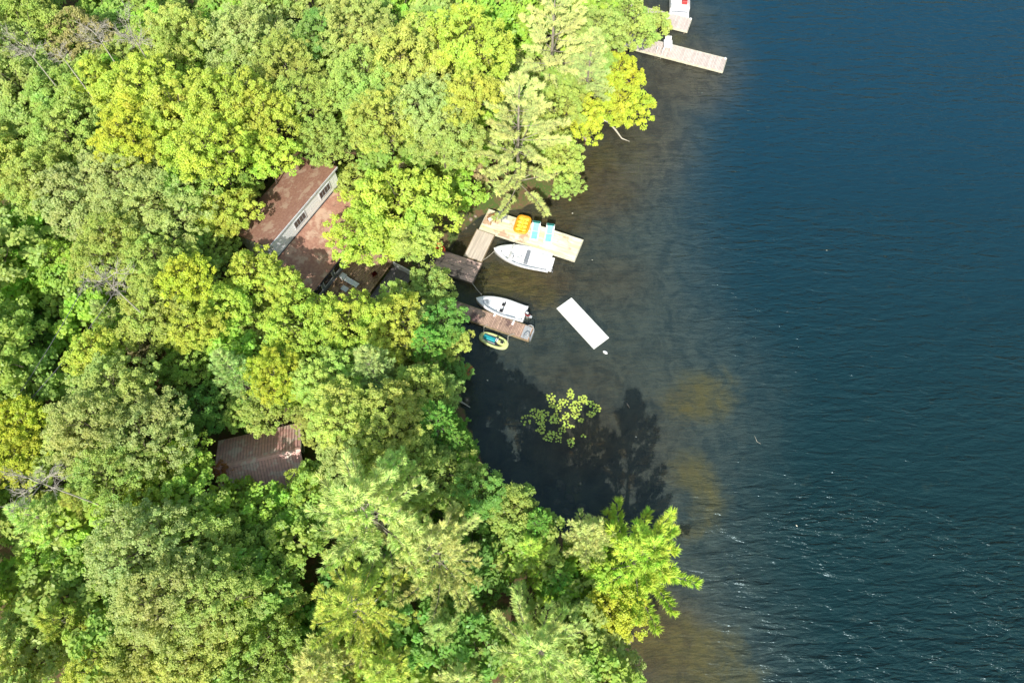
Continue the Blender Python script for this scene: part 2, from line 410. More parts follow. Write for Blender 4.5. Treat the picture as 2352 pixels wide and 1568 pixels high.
def pine(name, Rr, Hc, whorls=15, seed=0, plume=1.0, droop=.0, dens=1.0, wd=.05, ln=.36, irregular=.3, conic=1.0, orange=.0):
    """conifer crown, origin at lowest whorl; whorls of limbs carrying flat plumes of needle tufts"""
    g = np.random.default_rng(seed); mb = MB(); TC = []; TD = []; TV = []
    mb.tube([(0, 0, -1), (0, 0, Hc*.5), (.05, .03, Hc*.97)], [.028*Hc*.6, .012*Hc, .02], 6)
    for wi in range(whorls):
        f = wi/(whorls-1); z = Hc*(f**.9)*.97
        rad = Rr*((1-f)**(.75*conic)*.95+.07)*(1 if f > .12 else .85)
        nb = int(g.integers(7, 10)) if plume < .9 else int(g.integers(5, 8)); a0 = g.uniform(0, 6.28)
        for b in range(nb):
            an = a0+6.283*b/nb+g.normal()*.22; L = rad*g.uniform(1-irregular, 1+irregular*.45)
            rise = (.10+.55*f)*L-droop*L; d = np.array([math.cos(an), math.sin(an), 0]); s = np.array([-d[1], d[0], 0])
            zz = z+g.normal()*.12
            pts = []
            for q in range(6):
                u = q/5; pts.append(d*L*u+s*math.sin(u*3)*.05*L+np.array([0, 0, zz+rise*(u**1.4)]))
            pts = np.array(pts); mb.tube([tuple(p) for p in pts[::1]], [max(.011*L*(1-q/5.5), .008) for q in range(6)], 4)
            ns = max(5, int(L*3.4*dens)); bv = g.uniform(.25, .75)
            for si in range(ns):
                u = .3+.7*(si+g.random())/ns; fi = u*5; i0 = min(int(fi), 4); p = pts[i0]*(1-(fi-i0))+pts[i0+1]*(fi-i0)
                sl_ = plume*(.34*L**.55)*(1.15-u*.75)*g.uniform(.6, 1.2)+.12; sg = 1 if g.random() > .5 else -1
                sdn = unit(d*.75+s*sg*g.uniform(.5, 1.1)+np.array([0, 0, g.uniform(0, .25)-droop*.6]))
                nt_ = max(2, int(sl_/.17))
                for tt in range(nt_):
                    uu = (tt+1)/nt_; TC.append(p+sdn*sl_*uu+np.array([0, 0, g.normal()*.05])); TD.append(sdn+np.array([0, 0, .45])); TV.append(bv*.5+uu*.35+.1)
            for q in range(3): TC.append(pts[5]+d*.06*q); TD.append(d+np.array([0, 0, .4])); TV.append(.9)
    TC = np.array(TC); TD = unit(np.array(TD)); TV = np.array(TV)
    V, Fq, idx = tufts(TC, TD, g, 10, ln, wd, .34)
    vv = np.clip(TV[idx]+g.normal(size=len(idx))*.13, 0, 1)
    hh = np.clip(g.random(len(TC))[idx], 0, 1)
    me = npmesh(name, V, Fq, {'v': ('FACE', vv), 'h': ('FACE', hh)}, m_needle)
    lo = mb.build(name+'_limbs', m_pbark); lm = lo.data; bpy.data.objects.remove(lo)
    return dict(crown=me, limbs=lm, R=Rr, top=float(V[:, 2].max()))

def bare(name, Rr, seed, up=.9, twig=1.0):
    g = np.random.default_rng(seed); mb = MB()
    def grow(p, d, L, r, lev):
        pts = [p]; q = p.copy(); dd = d.copy()
        for i in range(4):
            dd = unit(dd+g.normal(size=3)*.16+np.array([0, 0, .03])); q = q+dd*L/4; pts.append(q)
        mb.tube([tuple(x) for x in pts], [r*(1-.18*i) for i in range(5)], 4)
        if lev > 0:
            for i in range(4 if lev > 1 else int(5*twig)):
                b = pts[g.integers(1, 5)]
                grow(b, unit(dd+g.normal(size=3)*.62), L*g.uniform(.45, .7), max(r*.55, .016), lev-1)
    for i in range(7):
        an = i*.9+g.uniform(0, .5); grow(np.array([0, 0, g.uniform(-.3, .6)*Rr]), unit(np.array([math.cos(an), math.sin(an), up])), Rr*g.uniform(.7, 1.1), .018*Rr+.04, 3)
    lo = mb.build(name, m_dead); me = lo.data; bpy.data.objects.remove(lo)
    return dict(crown=me, limbs=None, R=Rr, top=Rr*1.2)

PROTO = {
 'L': [decid('crown', 5.0, .70, 13, .50, .72, .245, 70, s, .42) for s in (11, 12, 13, 14)],
 'M': [decid('crown', 3.4, .78, 10, .44, .60, .23, 62, s, .42) for s in (21, 22, 23, 24)],
 'S': [decid('crown', 1.9, .85, 6, .40, .52, .22, 54, s, .4) for s in (31, 32, 33)],
 'F': [decid('crown', 4.2, .75, 13, .40, .56, .185, 56, s, .48) for s in (41, 42, 43)],      # finer leaves: oak, birch
 'P': [pine('crown', 6.2, 13, 8, 51, .48, -.06, 2.3, .045, .44, .5), pine('crown', 6.2, 12, 8, 52, .50, -.06, 2.3, .045, .44, .5), pine('crown', 5.8, 13, 9, 53, .48, -.06, 2.3, .045, .44, .48)],
 'E': [pine('crown', 5.4, 13.5, 9, 57, .42, -.08, 2.3, .05, .46, .5, 1.5)],
 'Q': [pine('crown', 3.2, 8.5, 10, 61, .7, -.05, 1.9, .045, .36, .38, 1.25), pine('crown', 3.2, 8.0, 9, 62, .72, -.05, 1.9, .045, .36, .38, 1.25)],
 'C': [pine('crown', 2.6, 7.0, 18, 71, 1.0, .22, 1.4, .055, .22, .2, .7), pine('crown', 2.6, 6.5, 17, 72, 1.1, .25, 1.4, .055, .22, .25, .6)],
 'B': [bare('crown', 3.0, 81), bare('crown', 3.0, 82, .6)],
}
tmb = MB(); tmb.tube([(0, 0, -.05), (.02, .01, .5), (0, 0, 1.02)], [.15, .115, .075], 8)
_t = tmb.build('trunk', m_bark); TRUNK = _t.data; bpy.data.objects.remove(_t)
_t = bpy.data.meshes.new('dead'); 
tmb = MB(); tmb.tube([(0, 0, -.05), (.02, .01, .5), (0, 0, 1.02)], [.15, .115, .075], 8)
_t = tmb.build('trunk', m_dead); DTRUNK = _t.data; bpy.data.objects.remove(_t)

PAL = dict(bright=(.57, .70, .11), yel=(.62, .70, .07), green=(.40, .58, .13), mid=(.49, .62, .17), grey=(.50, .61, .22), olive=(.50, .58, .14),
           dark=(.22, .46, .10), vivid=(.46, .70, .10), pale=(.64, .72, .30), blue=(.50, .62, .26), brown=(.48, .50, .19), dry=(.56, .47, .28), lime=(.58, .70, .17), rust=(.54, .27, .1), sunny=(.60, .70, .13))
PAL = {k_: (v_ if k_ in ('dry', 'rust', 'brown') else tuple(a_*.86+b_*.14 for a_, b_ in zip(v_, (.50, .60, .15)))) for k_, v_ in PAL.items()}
pick = {}
def rect_local(x, y, o, a):
    dx, dy = x-o[0], y-o[1]; return dx*math.cos(a)+dy*math.sin(a), -dx*math.sin(a)+dy*math.cos(a)
FOOT = [((-21.6, 33.6), R(61.5), -1.9, 10.2, -5.0, 5.4), ((-21.6, 33.6), R(61.5), -.2, 6.8, -10.6, -4.2), ((-23.75, 14.1), R(13.5), -.6, 7.0, -3.0, 3.0)]
def clear_base(x, y):
    """where a trunk may stand: not through a building, not out in the lake"""
    for o, a, x0, x1, y0, y1 in FOOT:
        u, v = rect_local(x, y, o, a)
        if x0 < u < x1 and y0 < v < y1:
            opt = [(u-x0, (x0, v)), (x1-u, (x1, v)), (v-y0, (u, y0)), (y1-v, (u, y1))]; u, v = min(opt)[1]
            x = o[0]+u*math.cos(a)-v*math.sin(a); y = o[1]+u*math.sin(a)+v*math.cos(a)
    if height([[x, y]])[0] < .15:
        best = None
        for p_, q_ in zip(shore[1:-3], shore[2:-2]):
            ab = q_-p_; t_ = np.clip(((np.array([x, y])-p_)@ab)/(ab@ab), 0, 1); c_ = p_+t_*ab; d_ = np.hypot(*(c_-[x, y]))
            if best is None or d_ < best[0]: best = (d_, c_)
        c_ = best[1]; k_ = (best[0]+.6)/max(best[0], .01); x, y = x+(c_[0]-x)*k_, y+(c_[1]-y)*k_
    return float(x), float(y)
def put_tree(kind, cx, cy, r, Z, colr, label, group, name=None, jit=.06, world=None):
    L = PROTO[kind]; i = pick.get(kind, 0); pick[kind] = i+1; p = L[i % len(L)]
    conif = kind in 'PQCE'
    if world is None:
        # the crown's visual middle sits below its top
        zc = Z-(.35*r/30 if conif else .55*r/30)
        if conif: zc = Z-.62*p['top']*(r/30/p['R'])*1.1
        x, y, _ = at(cx, cy, zc); dep = proj(x, y, zc)[2]; rad = r/1568*dep
    else: x, y, rad = world
    g0 = gz(x, y); s = rad/p['R']*(1.04 if kind in 'PQCEB' else 1.12)
    if conif: sz = min(s*1.15, (Z-g0-1.0)/p['top'])
    else: sz = min(s, (Z-g0-.8)/p['top'])
    zb = Z-p['top']*sz
    g0 = max(g0, -1.5)
    nm = name or {'P': 'pine_tree', 'E': 'pine_tree', 'Q': 'pine_tree', 'C': 'hemlock_tree', 'B': 'dead_tree', 'S': 'small_tree', 'F': 'oak_tree'}.get(kind, 'maple_tree')
    bx, by = clear_base(x, y)
    g0 = max(gz(bx, by), -1.2)
    rz = random.uniform(-.8, .8); mx_ = random.choice((-1, 1))*random.uniform(.9, 1.12)
    root = thing(nm, label, 'tree', (bx, by, g0), 0, group)
    c = link('crown' if kind != 'B' else 'branches', p['crown'], root); c.location = (x-bx, y-by, zb-g0); c.scale = (s*mx_, s, sz); c.rotation_euler = (0, 0, rz)
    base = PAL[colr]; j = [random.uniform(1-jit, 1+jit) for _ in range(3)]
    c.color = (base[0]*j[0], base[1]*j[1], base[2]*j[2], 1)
    if p['limbs'] is not None:
        l = link('branches', p['limbs'], root); l.location = c.location; l.scale = c.scale; l.rotation_euler = c.rotation_euler
    tl = zb-g0+(.1 if not conif else -.5)+(0 if kind != 'B' else .3)
    v = Vector((x-bx, y-by, max(tl, .6)))
    tr_ = link('trunk', TRUNK if kind != 'B' else DTRUNK, root); q = max(.5, min(1.6, rad/3.2)); tr_.scale = (q, q, v.length)
    tr_.rotation_mode = 'QUATERNION'; tr_.rotation_quaternion = v.to_track_quat('Z', 'Y')
    return root

# ------------------------------------------------------------------ trees the photo shows one by one: kind, px, py, radius px, top height, colour, label
TREES = [
 ('F', 40, 40, 80, 15, 'olive', 'dull olive fine-leaved tree in the top left corner of the wood'),
 ('M', 150, 55, 62, 14, 'brown', 'brownish thin-leaved tree left of the two pale dead trunks'),
 ('L', 30, 185, 95, 15, 'mid', 'light green tree at the left edge below the top left corner, beside bare fallen limbs'),
 ('M', 125, 190, 62, 15, 'green', 'green tree below the pair of pale bare limbs near the top left corner'),
 ('M', 195, 165, 50, 15, 'bright', 'yellow-green tree just below the pale leaning dead trunks'),
 ('L', 150, 260, 85, 15, 'mid', 'light green rounded tree left of the big bright maple at upper left'),
 ('M', 265, 110, 62, 13, 'olive', 'thin olive tree between the two pale dead trunks'),
 ('L', 385, 50, 76, 15, 'lime', 'pale green broad tree at the top edge right of the dead trunks'),
 ('M', 405, 110, 50, 13, 'vivid', 'vivid green tree low in a shaded gap near the top edge'),
 ('L', 310, 175, 76, 17, 'bright', 'bright yellow-green crown forming the top of the big maple clump'),
 ('L', 400, 235, 98, 17, 'bright', 'large bright maple in the middle of the upper left clump'),
 ('L', 290, 275, 78, 17, 'yel', 'yellowest maple crown on the left side of the upper left clump'),
 ('L', 500, 200, 84, 17, 'bright', 'bright maple on the right side of the upper left clump'),
 ('L', 470, 320, 82, 17, 'bright', 'bright maple at the lower end of the upper left clump'),
 ('L', 580, 250, 82, 16, 'bright', 'bright green maple uphill of the cottage, right of the maple clump'),
 ('M', 606, 335, 56, 14, 'bright', 'bright green maple touching the upper left side of the cottage roof'),
 ('F', 545, 55, 92, 15, 'grey', 'greyish green fine-leaved tree at the top edge left of centre'),
 ('F', 640, 120, 84, 15, 'olive', 'olive oak with dull fine leaves near the top edge'),
 ('F', 690, 205, 70, 15, 'olive', 'smaller olive oak below the dull oak near the top edge'),
 ('M', 735, 60, 58, 14, 'dark', 'dark green shaded tree between the olive oak and the green maple at top'),
 ('L', 810, 35, 80, 16, 'mid', 'green maple cut by the top edge, left of the tallest crowns'),
 ('L', 940, 90, 96, 17, 'lime', 'pale lime broad crown near the top edge centre'),
 ('L', 1065, 70, 92, 17, 'bright', 'bright green broad crown at the top edge left of the tall pine'),
 ('L', 830, 160, 84, 16, 'mid', 'mid green crown with fine tufts above the cottage'),
 ('L', 880, 245, 78, 16, 'olive', 'olive green crown on the slope above the cottage'),
 ('F', 742, 300, 58, 13, 'mid', 'fine-leaved green tree standing at the top corner of the cottage roof'),
 ('L', 980, 215, 74, 16, 'grey', 'grey-green crown uphill of the dry pinkish shrub'),
 ('M', 1075, 195, 60, 16, 'bright', 'bright small-crowned tree left of the tall shore pine'),
 ('L', 1010, 285, 72, 14, 'mid', 'mid green tree left of the tall shore pine, above the dry gap'),
 ('M', 900, 335, 46, 9, 'dry', 'pinkish dry-leaved tree in the gap above the big maple'),
 ('M', 950, 318, 40, 9, 'dry', 'sparse tan tree right of the pinkish dry one in the gap'),
 ('M', 1045, 345, 44, 8, 'lime', 'low pale green tree at the left foot of the tall shore pine'),
 ('M', 815, 400, 46, 8, 'olive', 'low olive tree right of the white clerestory wall'),
 ('L', 905, 452, 112, 12, 'bright', 'big bright maple between the cottage and the wooden docks'),
 ('M', 820, 520, 62, 11, 'bright', 'bright maple crown overhanging the lower roof edge of the cottage'),
 ('M', 946, 540, 46, 10, 'lime', 'bright maple crown hanging over the blue tarps by the docks'),
 ('S', 1078, 440, 34, 6, 'vivid', 'vivid green small tree just above the dock corner'),
 ('S', 1062, 405, 26, 6, 'vivid', 'small vivid green sapling above the vivid tree by the docks'),
 ('P', 1190, 294, 136, 17, 'pale', 'tall feathery white pine on the shore above the docks'),
 ('P', 1270, 85, 128, 17, 'pale', 'feathery white pine with upswept limbs near the top edge by the shore'),
 ('Q', 1355, 140, 66, 13, 'blue', 'bluish pine with long plumes left of the neighbouring dock'),
 ('M', 1275, 235, 62, 11, 'olive', 'yellow-brown mottled tree between the shore pine and the yellow shore trees'),
 ('M', 1335, 245, 56, 9, 'yel', 'yellow-green tree on the bank left of the leaning yellow tree'),
 ('M', 1425, 145, 50, 7, 'yel', 'yellow tree at the shore end of the neighbouring dock'),
 ('M', 1440, 218, 54, 6, 'yel', 'bright yellow-green tree leaning out over the water below the neighbouring dock'),
 ('M', 1300, 350, 46, 8, 'lime', 'green shore tree at the right side of the tall shore pine'),
 ('M', 1305, 415, 30, 5, 'mid', 'small green bush at the water edge below the shore pine'),
 ('M', 1445, 25, 62, 10, 'mid', 'green tree at the top edge beside the white pontoon boat'),
 ('S', 1510, 40, 36, 7, 'lime', 'small pale green tree hanging over the upper neighbouring dock'),
 ('M', 1380, 45, 54, 12, 'mid', 'green tree between the top edge pine and the neighbouring boat'),
 ('L', 70, 390, 74, 15, 'olive', 'yellow-olive tree at the left edge with orange tinge'),
 ('L', 165, 420, 86, 15, 'grey', 'dull grey-green tree left of centre of the upper slope'),
 ('L', 265, 390, 80, 15, 'grey', 'grey-green crown below the yellowest maple'),
 ('F', 350, 460, 90, 15, 'grey', 'greyish fine crown left of the cottage'),
 ('F', 235, 540, 84, 15, 'olive', 'olive crown above the fine grey bare tree'),
 ('M', 430, 400, 64, 14, 'green', 'mid green tree between the maple clump and the cottage'),
 ('M', 22, 520, 56, 12, 'vivid', 'vivid yellow-green tree at the left edge above the shaded hollow'),
 ('M', 110, 590, 52, 12, 'vivid', 'bright green tree bordering the shaded hollow with the power lines'),
 ('M', 510, 470, 56, 12, 'bright', 'bright yellow-green tree left of the cottage roof'),
 ('M', 465, 495, 46, 11, 'lime', 'lime tree left of the bright tree by the cottage roof'),
 ('Q', 398, 540, 38, 12, 'blue', 'small blue-green pine left of the cottage'),
 ('L', 345, 590, 68, 14, 'mid', 'mid green tree above the yellow tree left of the cottage'),
 ('M', 415, 625, 56, 15, 'yel', 'narrow bright yellow tree lower left of the cottage'),
 ('L', 345, 690, 84, 14, 'olive', 'yellow-olive feathery tree left of the reddish clearing'),
 ('L', 440, 720, 66, 13, 'bright', 'bright green tree right of the reddish clearing'),
 ('Q', 265, 740, 56, 12, 'blue', 'grey-blue pine below the fine grey bare tree'),
 ('M', 575, 615, 60, 12, 'bright', 'bright tree over the lower left end of the cottage roof'),
 ('M', 640, 640, 44, 11, 'bright', 'bright crown over the lower corner of the cottage roof'),
 ('M', 510, 700, 58, 12, 'bright', 'bright tree below the cottage with visible grey limbs'),
 ('M', 570, 745, 46, 10, 'olive', 'thin olive tree with many grey twigs below the cottage'),
 ('L', 690, 735, 80, 12, 'bright', 'broad bright maple just below the cottage lower eave'),
 ('L', 800, 740, 82, 12, 'bright', 'broad bright maple below the grey deck'),
 ('L', 905, 735, 78, 12, 'bright', 'bright maple left of the small boat dock'),
 ('M', 985, 648, 48, 8, 'mid', 'green tree between the grey deck and the weathered shore dock'),
 ('M', 1010, 730, 52, 10, 'dark', 'dark green shaded tree at the shore end of the small boat dock'),
 ('M', 1035, 780, 38, 8, 'lime', 'pale green tree on the bank left of the personal watercraft'),
 ('C', 985, 800, 52, 11, 'dark', 'dark hemlock behind the pale bank tree by the watercraft'),
 ('M', 1040, 850, 34, 7, 'dark', 'dark green tree on the bank left of the dark cove'),
 ('Q', 855, 850, 66, 15, 'blue', 'silvery blue-green pine in the middle of the wood south of the cottage'),
 ('L', 745, 860, 64, 13, 'lime', 'lime crown left of the silvery pine'),
 ('Q', 540, 855, 62, 14, 'blue', 'pale blue-green pine above the metal-roofed cabin'),
 ('F', 620, 850, 62, 13, 'yel', 'yellowish fine-leaved tree right of the pale pine above the cabin'),
 ('M', 600, 930, 52, 11, 'olive', 'olive tree just above the metal-roofed cabin'),
 ('L', 430, 820, 60, 10, 'green', 'green tree in shade left of the pale pine above the cabin'),
 ('M', 455, 930, 60, 9, 'dark', 'dark green tree in the shade left of the cabin'),
 ('M', 545, 950, 36, 8, 'green', 'small green tree at the upper left eave of the cabin'),
 ('M', 205, 800, 54, 13, 'bright', 'bright yellow-green tree right of the power lines'),
 ('L', 250, 885, 82, 15, 'mid', 'mid green crown forming the top of the big oak clump at left'),
 ('F', 180, 970, 98, 16, 'grey', 'large grey-green oak at left, below the power lines'),
 ('F', 320, 985, 88, 15, 'grey', 'grey-green oak right of the large left oak'),
 ('F', 240, 1070, 84, 15, 'mid', 'green oak above the white bare branches'),
 ('M', 395, 1060, 64, 12, 'bright', 'bright tree left of the cabin'),
 ('M', 330, 1130, 52, 12, 'bright', 'bright tree lower left of the cabin'),
 ('M', 30, 960, 56, 13, 'yel', 'yellow tree at the left edge beside the large oak'),
 ('M', 25, 1050, 58, 13, 'yel', 'yellow tree at the left edge above the white bare branches'),
 ('M', 55, 790, 76, 8, 'dark', 'dark tree in the shaded hollow under the power lines'),
 ('M', 40, 670, 66, 8, 'dark', 'dark tree in the shaded hollow at the left edge'),
 ('S', 312, 792, 30, 8, 'dry', 'small tan dry tree in the reddish clearing south-west of the cottage'),
 ('S', 1096, 386, 26, 5, 'dry', 'sparse pinkish-brown bush in the gap left of the tall shore pine'),
 ('S', 1074, 846, 13, 2.2, 'rust', 'small rusty-leaved bush at the left water edge of the cove'),
 ('M', 548, 428, 40, 10, 'green', 'shaded green tree tucked against the upper left eave of the cottage'),
 ('M', 488, 562, 44, 10, 'green', 'shaded green tree at the lower left corner of the cottage'),
 ('S', 898, 668, 30, 8, 'lime', 'small lime tree at the right end of the dark grey deck'),
 ('S', 185, 715, 34, 9, 'bright', 'small sunlit tree beside the power lines'),
 ('L', 880, 960, 86, 15, 'olive', 'olive-lime crown left of the cove'),
 ('L', 780, 940, 74, 15, 'lime', 'lime crown right of the cabin, uphill of the cove'),
 ('F', 800, 1030, 74, 14, 'grey', 'fine grey-green tree right of the cabin'),
 ('F', 720, 960, 46, 12, 'olive', 'small olive tree touching the upper right corner of the cabin'),
 ('M', 960, 890, 62, 12, 'lime', 'yellowish tree on the bank of the cove'),
 ('M', 1015, 900, 40, 10, 'mid', 'green tree at the water edge of the dark cove'),
 ('C', 1010, 985, 62, 13, 'dark', 'dark hemlock on the left bank of the cove'),
 ('C', 1055, 1030, 46, 12, 'dark', 'dark hemlock overhanging the left water edge of the cove'),
 ('M', 950, 1035, 52, 13, 'green', 'green tree in shade behind the cove hemlocks'),
 ('L', 696, 1136, 60, 9, 'bright', 'bright green tree hiding the lower right corner of the cabin'),
 ('S', 548, 1128, 42, 7, 'vivid', 'vivid green small tree at the lower left corner of the cabin'),
 ('S', 508, 1078, 24, 6, 'rust', 'small tree with rusty leaves against the left end of the cabin roof'),
 ('M', 600, 1180, 54, 9, 'mid', 'mid green tree below the cabin'),
 ('Q', 915, 1085, 64, 17, 'pale', 'pale pine top above the big spreading pine'),
 ('P', 870, 1205, 175, 22, 'pale', 'largest spreading white pine in the middle of the lower wood'),
 ('P', 1010, 1290, 150, 19, 'pale', 'spreading white pine right of the largest pine'),
 ('P', 830, 1400, 140, 18, 'lime', 'white pine below the largest pine'),
 ('M', 1025, 1095, 62, 13, 'green', 'dark green tree at the back of the cove, left part'),
 ('M', 1105, 1125, 58, 13, 'dark', 'dark green tree at the back of the cove, centre'),
 ('M', 1180, 1165, 54, 12, 'green', 'green tree at the back of the cove, right part'),
 ('C', 1235, 1210, 46, 12, 'dark', 'dark hemlock at the right end of the cove bank'),
 ('Q', 1215, 1270, 72, 12, 'lime', 'sunlit pine behind the right end of the cove bank'),
 ('C', 1280, 1330, 54, 9, 'dark', 'dark hemlock between the two sunlit pines at lower right'),
 ('Q', 1350, 1235, 66, 13, 'pale', 'pale olive pine left of the bright yellow pine on the point'),
 ('E', 1458, 1295, 154, 15.5, 'sunny', 'bright yellow-green pine on the point reaching over the lake'),
 ('M', 1410, 1400, 60, 9, 'yel', 'yellow-green tree below the bright pine on the point'),
 ('M', 1330, 1410, 44, 7, 'green', 'green bushy tree left of the yellow-green tree on the point'),
 ('P', 1235, 1500, 150, 17, 'pale', 'large pale pine at the bottom edge near the lake'),
 ('Q', 125, 1200, 80, 15, 'pale', 'pale yellow-green pine right below the white bare branches'),
 ('Q', 215, 1155, 60, 14, 'olive', 'olive pine right of the white bare branches'),
 ('F', 300, 1260, 98, 16, 'grey', 'large light green oak at lower left'),
 ('F', 420, 1240, 92, 14, 'mid', 'light green oak right of the large lower left oak'),
 ('F', 360, 1370, 92, 16, 'grey', 'light green oak below the large lower left oak'),
 ('F', 470, 1370, 84, 15, 'mid', 'green oak at lower left, right of the lower oaks'),
 ('F', 580, 1270, 84, 10, 'green', 'green oak below the cabin, left of the largest pine'),
 ('M', 620, 1370, 62, 10, 'olive', 'thin yellowish tree in the dark gap left of the white pines'),
 ('M', 545, 1425, 60, 10, 'bright', 'yellow-green tree low between the oaks and the dark gap'),
 ('Q', 60, 1340, 70, 10, 'green', 'green pine at the left edge, lower left'),
 ('Q', 190, 1430, 84, 12, 'olive', 'olive pine with yellow tips near the bottom left'),
 ('Q', 50, 1480, 96, 13, 'pale', 'pale pine in the bottom left corner'),
 ('M', 90, 1290, 52, 10, 'vivid', 'vivid green low tree under the pale pine at lower left'),
 ('L', 310, 1500, 84, 13, 'olive', 'olive tree near the bottom edge at left'),
 ('L', 210, 1550, 74, 12, 'bright', 'yellow-green tree cut by the bottom edge at left'),
 ('L', 440, 1490, 84, 13, 'lime', 'lime tree near the bottom edge, left of centre'),
 ('L', 590, 1520, 86, 12, 'green', 'green tree at the bottom edge below the dark gap'),
 ('Q', 760, 1530, 96, 15, 'pale', 'pale pine cut by the bottom edge, left of centre'),
 ('Q', 900, 1540, 88, 14, 'lime', 'lime pine cut by the bottom edge at centre'),
 ('Q', 1020, 1450, 72, 13, 'blue', 'bluish pine above the bottom edge, between the two big pines'),
 ('Q', 1060, 1560, 78, 13, 'pale', 'pale pine cut by the bottom edge, left of the large lakeside pine'),
 ('M', 1425, 1530, 48, 6, 'grey', 'grey-green bush at the water edge in the bottom right of the wood'),
 ('M', 1365, 1540, 58, 9, 'lime', 'lime tree cut by the bottom edge beside the lake'),
 ('B', 240, 640, 44, 19, 'grey', 'fine grey leafless tree left of the reddish clearing'),
 ('B', 85, 1105, 52, 20, 'grey', 'white leafless branches at the left edge above the pale pine'),
 ('B', 300, 75, 40, 19, 'grey', 'pale leafless tree leaning in the upper left wood, right one of two'),
 ('B', 215, 70, 38, 19, 'grey', 'pale leafless tree leaning in the upper left wood, left one of two'),
 ('B', 55, 105, 34, 19, 'grey', 'pale bare limbs near the top left corner'),
 ('B', 135, 120, 24, 19, 'grey', 'short grey bare limbs right of the bare limbs near the top left corner'),
]
for (kd, x, y, r, Z, c, lab) in TREES:
    put_tree(kd, x, y, r, Z, c, lab, {'P': 'pines standing above the wood', 'Q': 'pines standing above the wood', 'C': 'hemlocks along the cove', 'B': 'leafless trees'}.get(kd if kd != 'E' else 'P', 'broadleaf trees of the wood'))

# understorey that fills the gaps between the tall crowns
MASKS = [[(660, 345), (780, 375), (850, 520), (790, 590), (890, 630), (840, 705), (700, 695), (600, 640), (500, 605), (530, 520)],
         [(490, 1005), (695, 965), (725, 1035), (700, 1050), (600, 1082), (505, 1088)],
         [(950, 540), (1085, 500), (1125, 470), (1350, 545), (1325, 615), (1100, 680), (950, 610)],
         [(1020, 675), (1240, 740), (1220, 800), (1030, 740)], [(1070, 380), (1120, 345), (1060, 350)],
         [(1450, 60), (1680, 120), (1670, 180), (1450, 120)], [(285, 770), (350, 770), (345, 850), (300, 850)], [(1440, -60), (1620, -60), (1620, 90), (1460, 90)]]
def inpoly(x, y, pl):
    c = False
    for i in range(len(pl)):
        (x1, y1), (x2, y2) = pl[i], pl[(i+1) % len(pl)]
        if (y1 > y) != (y2 > y) and x < (x2-x1)*(y-y1)/(y2-y1)+x1: c = not c
    return c
def blocked(x, y, z0, z1, rr):
    for z in (z0, (z0+z1)/2, z1):
        px, py, d = proj(x, y, z); q = rr*1568/d
        for a in range(9):
            ux = px+(q*math.cos(a*.785) if a < 8 else 0); uy = py+(q*math.sin(a*.785) if a < 8 else 0)
            if any(inpoly(ux, uy, m) for m in MASKS): return True
    return False
pts = []; cand = np.column_stack([rng.uniform(-58, 22, 5200), rng.uniform(-9, 84, 5200)]); ch = height(cand); cd = seg_dist(cand)
for (x, y), h, d in zip(cand, ch, cd):
    if h < .2 or len(pts) >= 298: continue
    rr = rng.uniform(1.9, 3.2)
    if d < rr*.9+(.3 if y > 10 else 0): continue
    if any((x-a)**2+(y-b)**2 < 3.15**2 for a, b in pts): continue
    hh = rng.uniform(5.0, 9.5)
    px, py, _ = proj(x, y, h+hh)
    if not (-60 < px < 1620 and -60 < py < 1640): continue
    if blocked(x, y, h+.5, h+hh, rr): continue
    if (x+16.2)**2+(y-32)**2 < 16: continue
    pts.append((x, y))
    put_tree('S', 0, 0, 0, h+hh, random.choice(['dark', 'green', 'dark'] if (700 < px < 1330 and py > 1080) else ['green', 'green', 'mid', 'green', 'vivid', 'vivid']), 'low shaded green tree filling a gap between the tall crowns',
             'understorey trees between the tall crowns', world=(x, y, rr))
print('understorey', len(pts))
EDGE = [(x_+((y_*3) % 4), y_+((x_*2) % 3)) for y_ in (86, 93, 100, 108) for x_ in range(-58, 20 if y_ < 100 else 26, 8)]+[(-66, 66), (-62, 52), (-58, 38), (-54, 24), (-50, 10), (-48, -3)]
# taller neighbours just beyond the left, top and bottom edges of the picture
for i, (x, y) in enumerate([(-58, 70), (-52, 60), (-50, 50), (-47, 40), (-45, 30), (-42, 20), (-41, 10), (-40, 2), (-45, 78), (-36, 80), (-26, 80), (-16, 81), (-6, 80), (4, 79), (12, 79)]+[e_ for e_ in EDGE if height([e_])[0] > .4]):
    put_tree('LMF'[i % 3], 0, 0, 0, gz(x, y)+12+(i % 3), ['mid', 'green', 'grey', 'lime'][i % 4], 'green broadleaf tree at the outer edge of the wood', 'broadleaf trees along the edge of the picture', world=(x, y, 3.6+(i % 3)*.5))
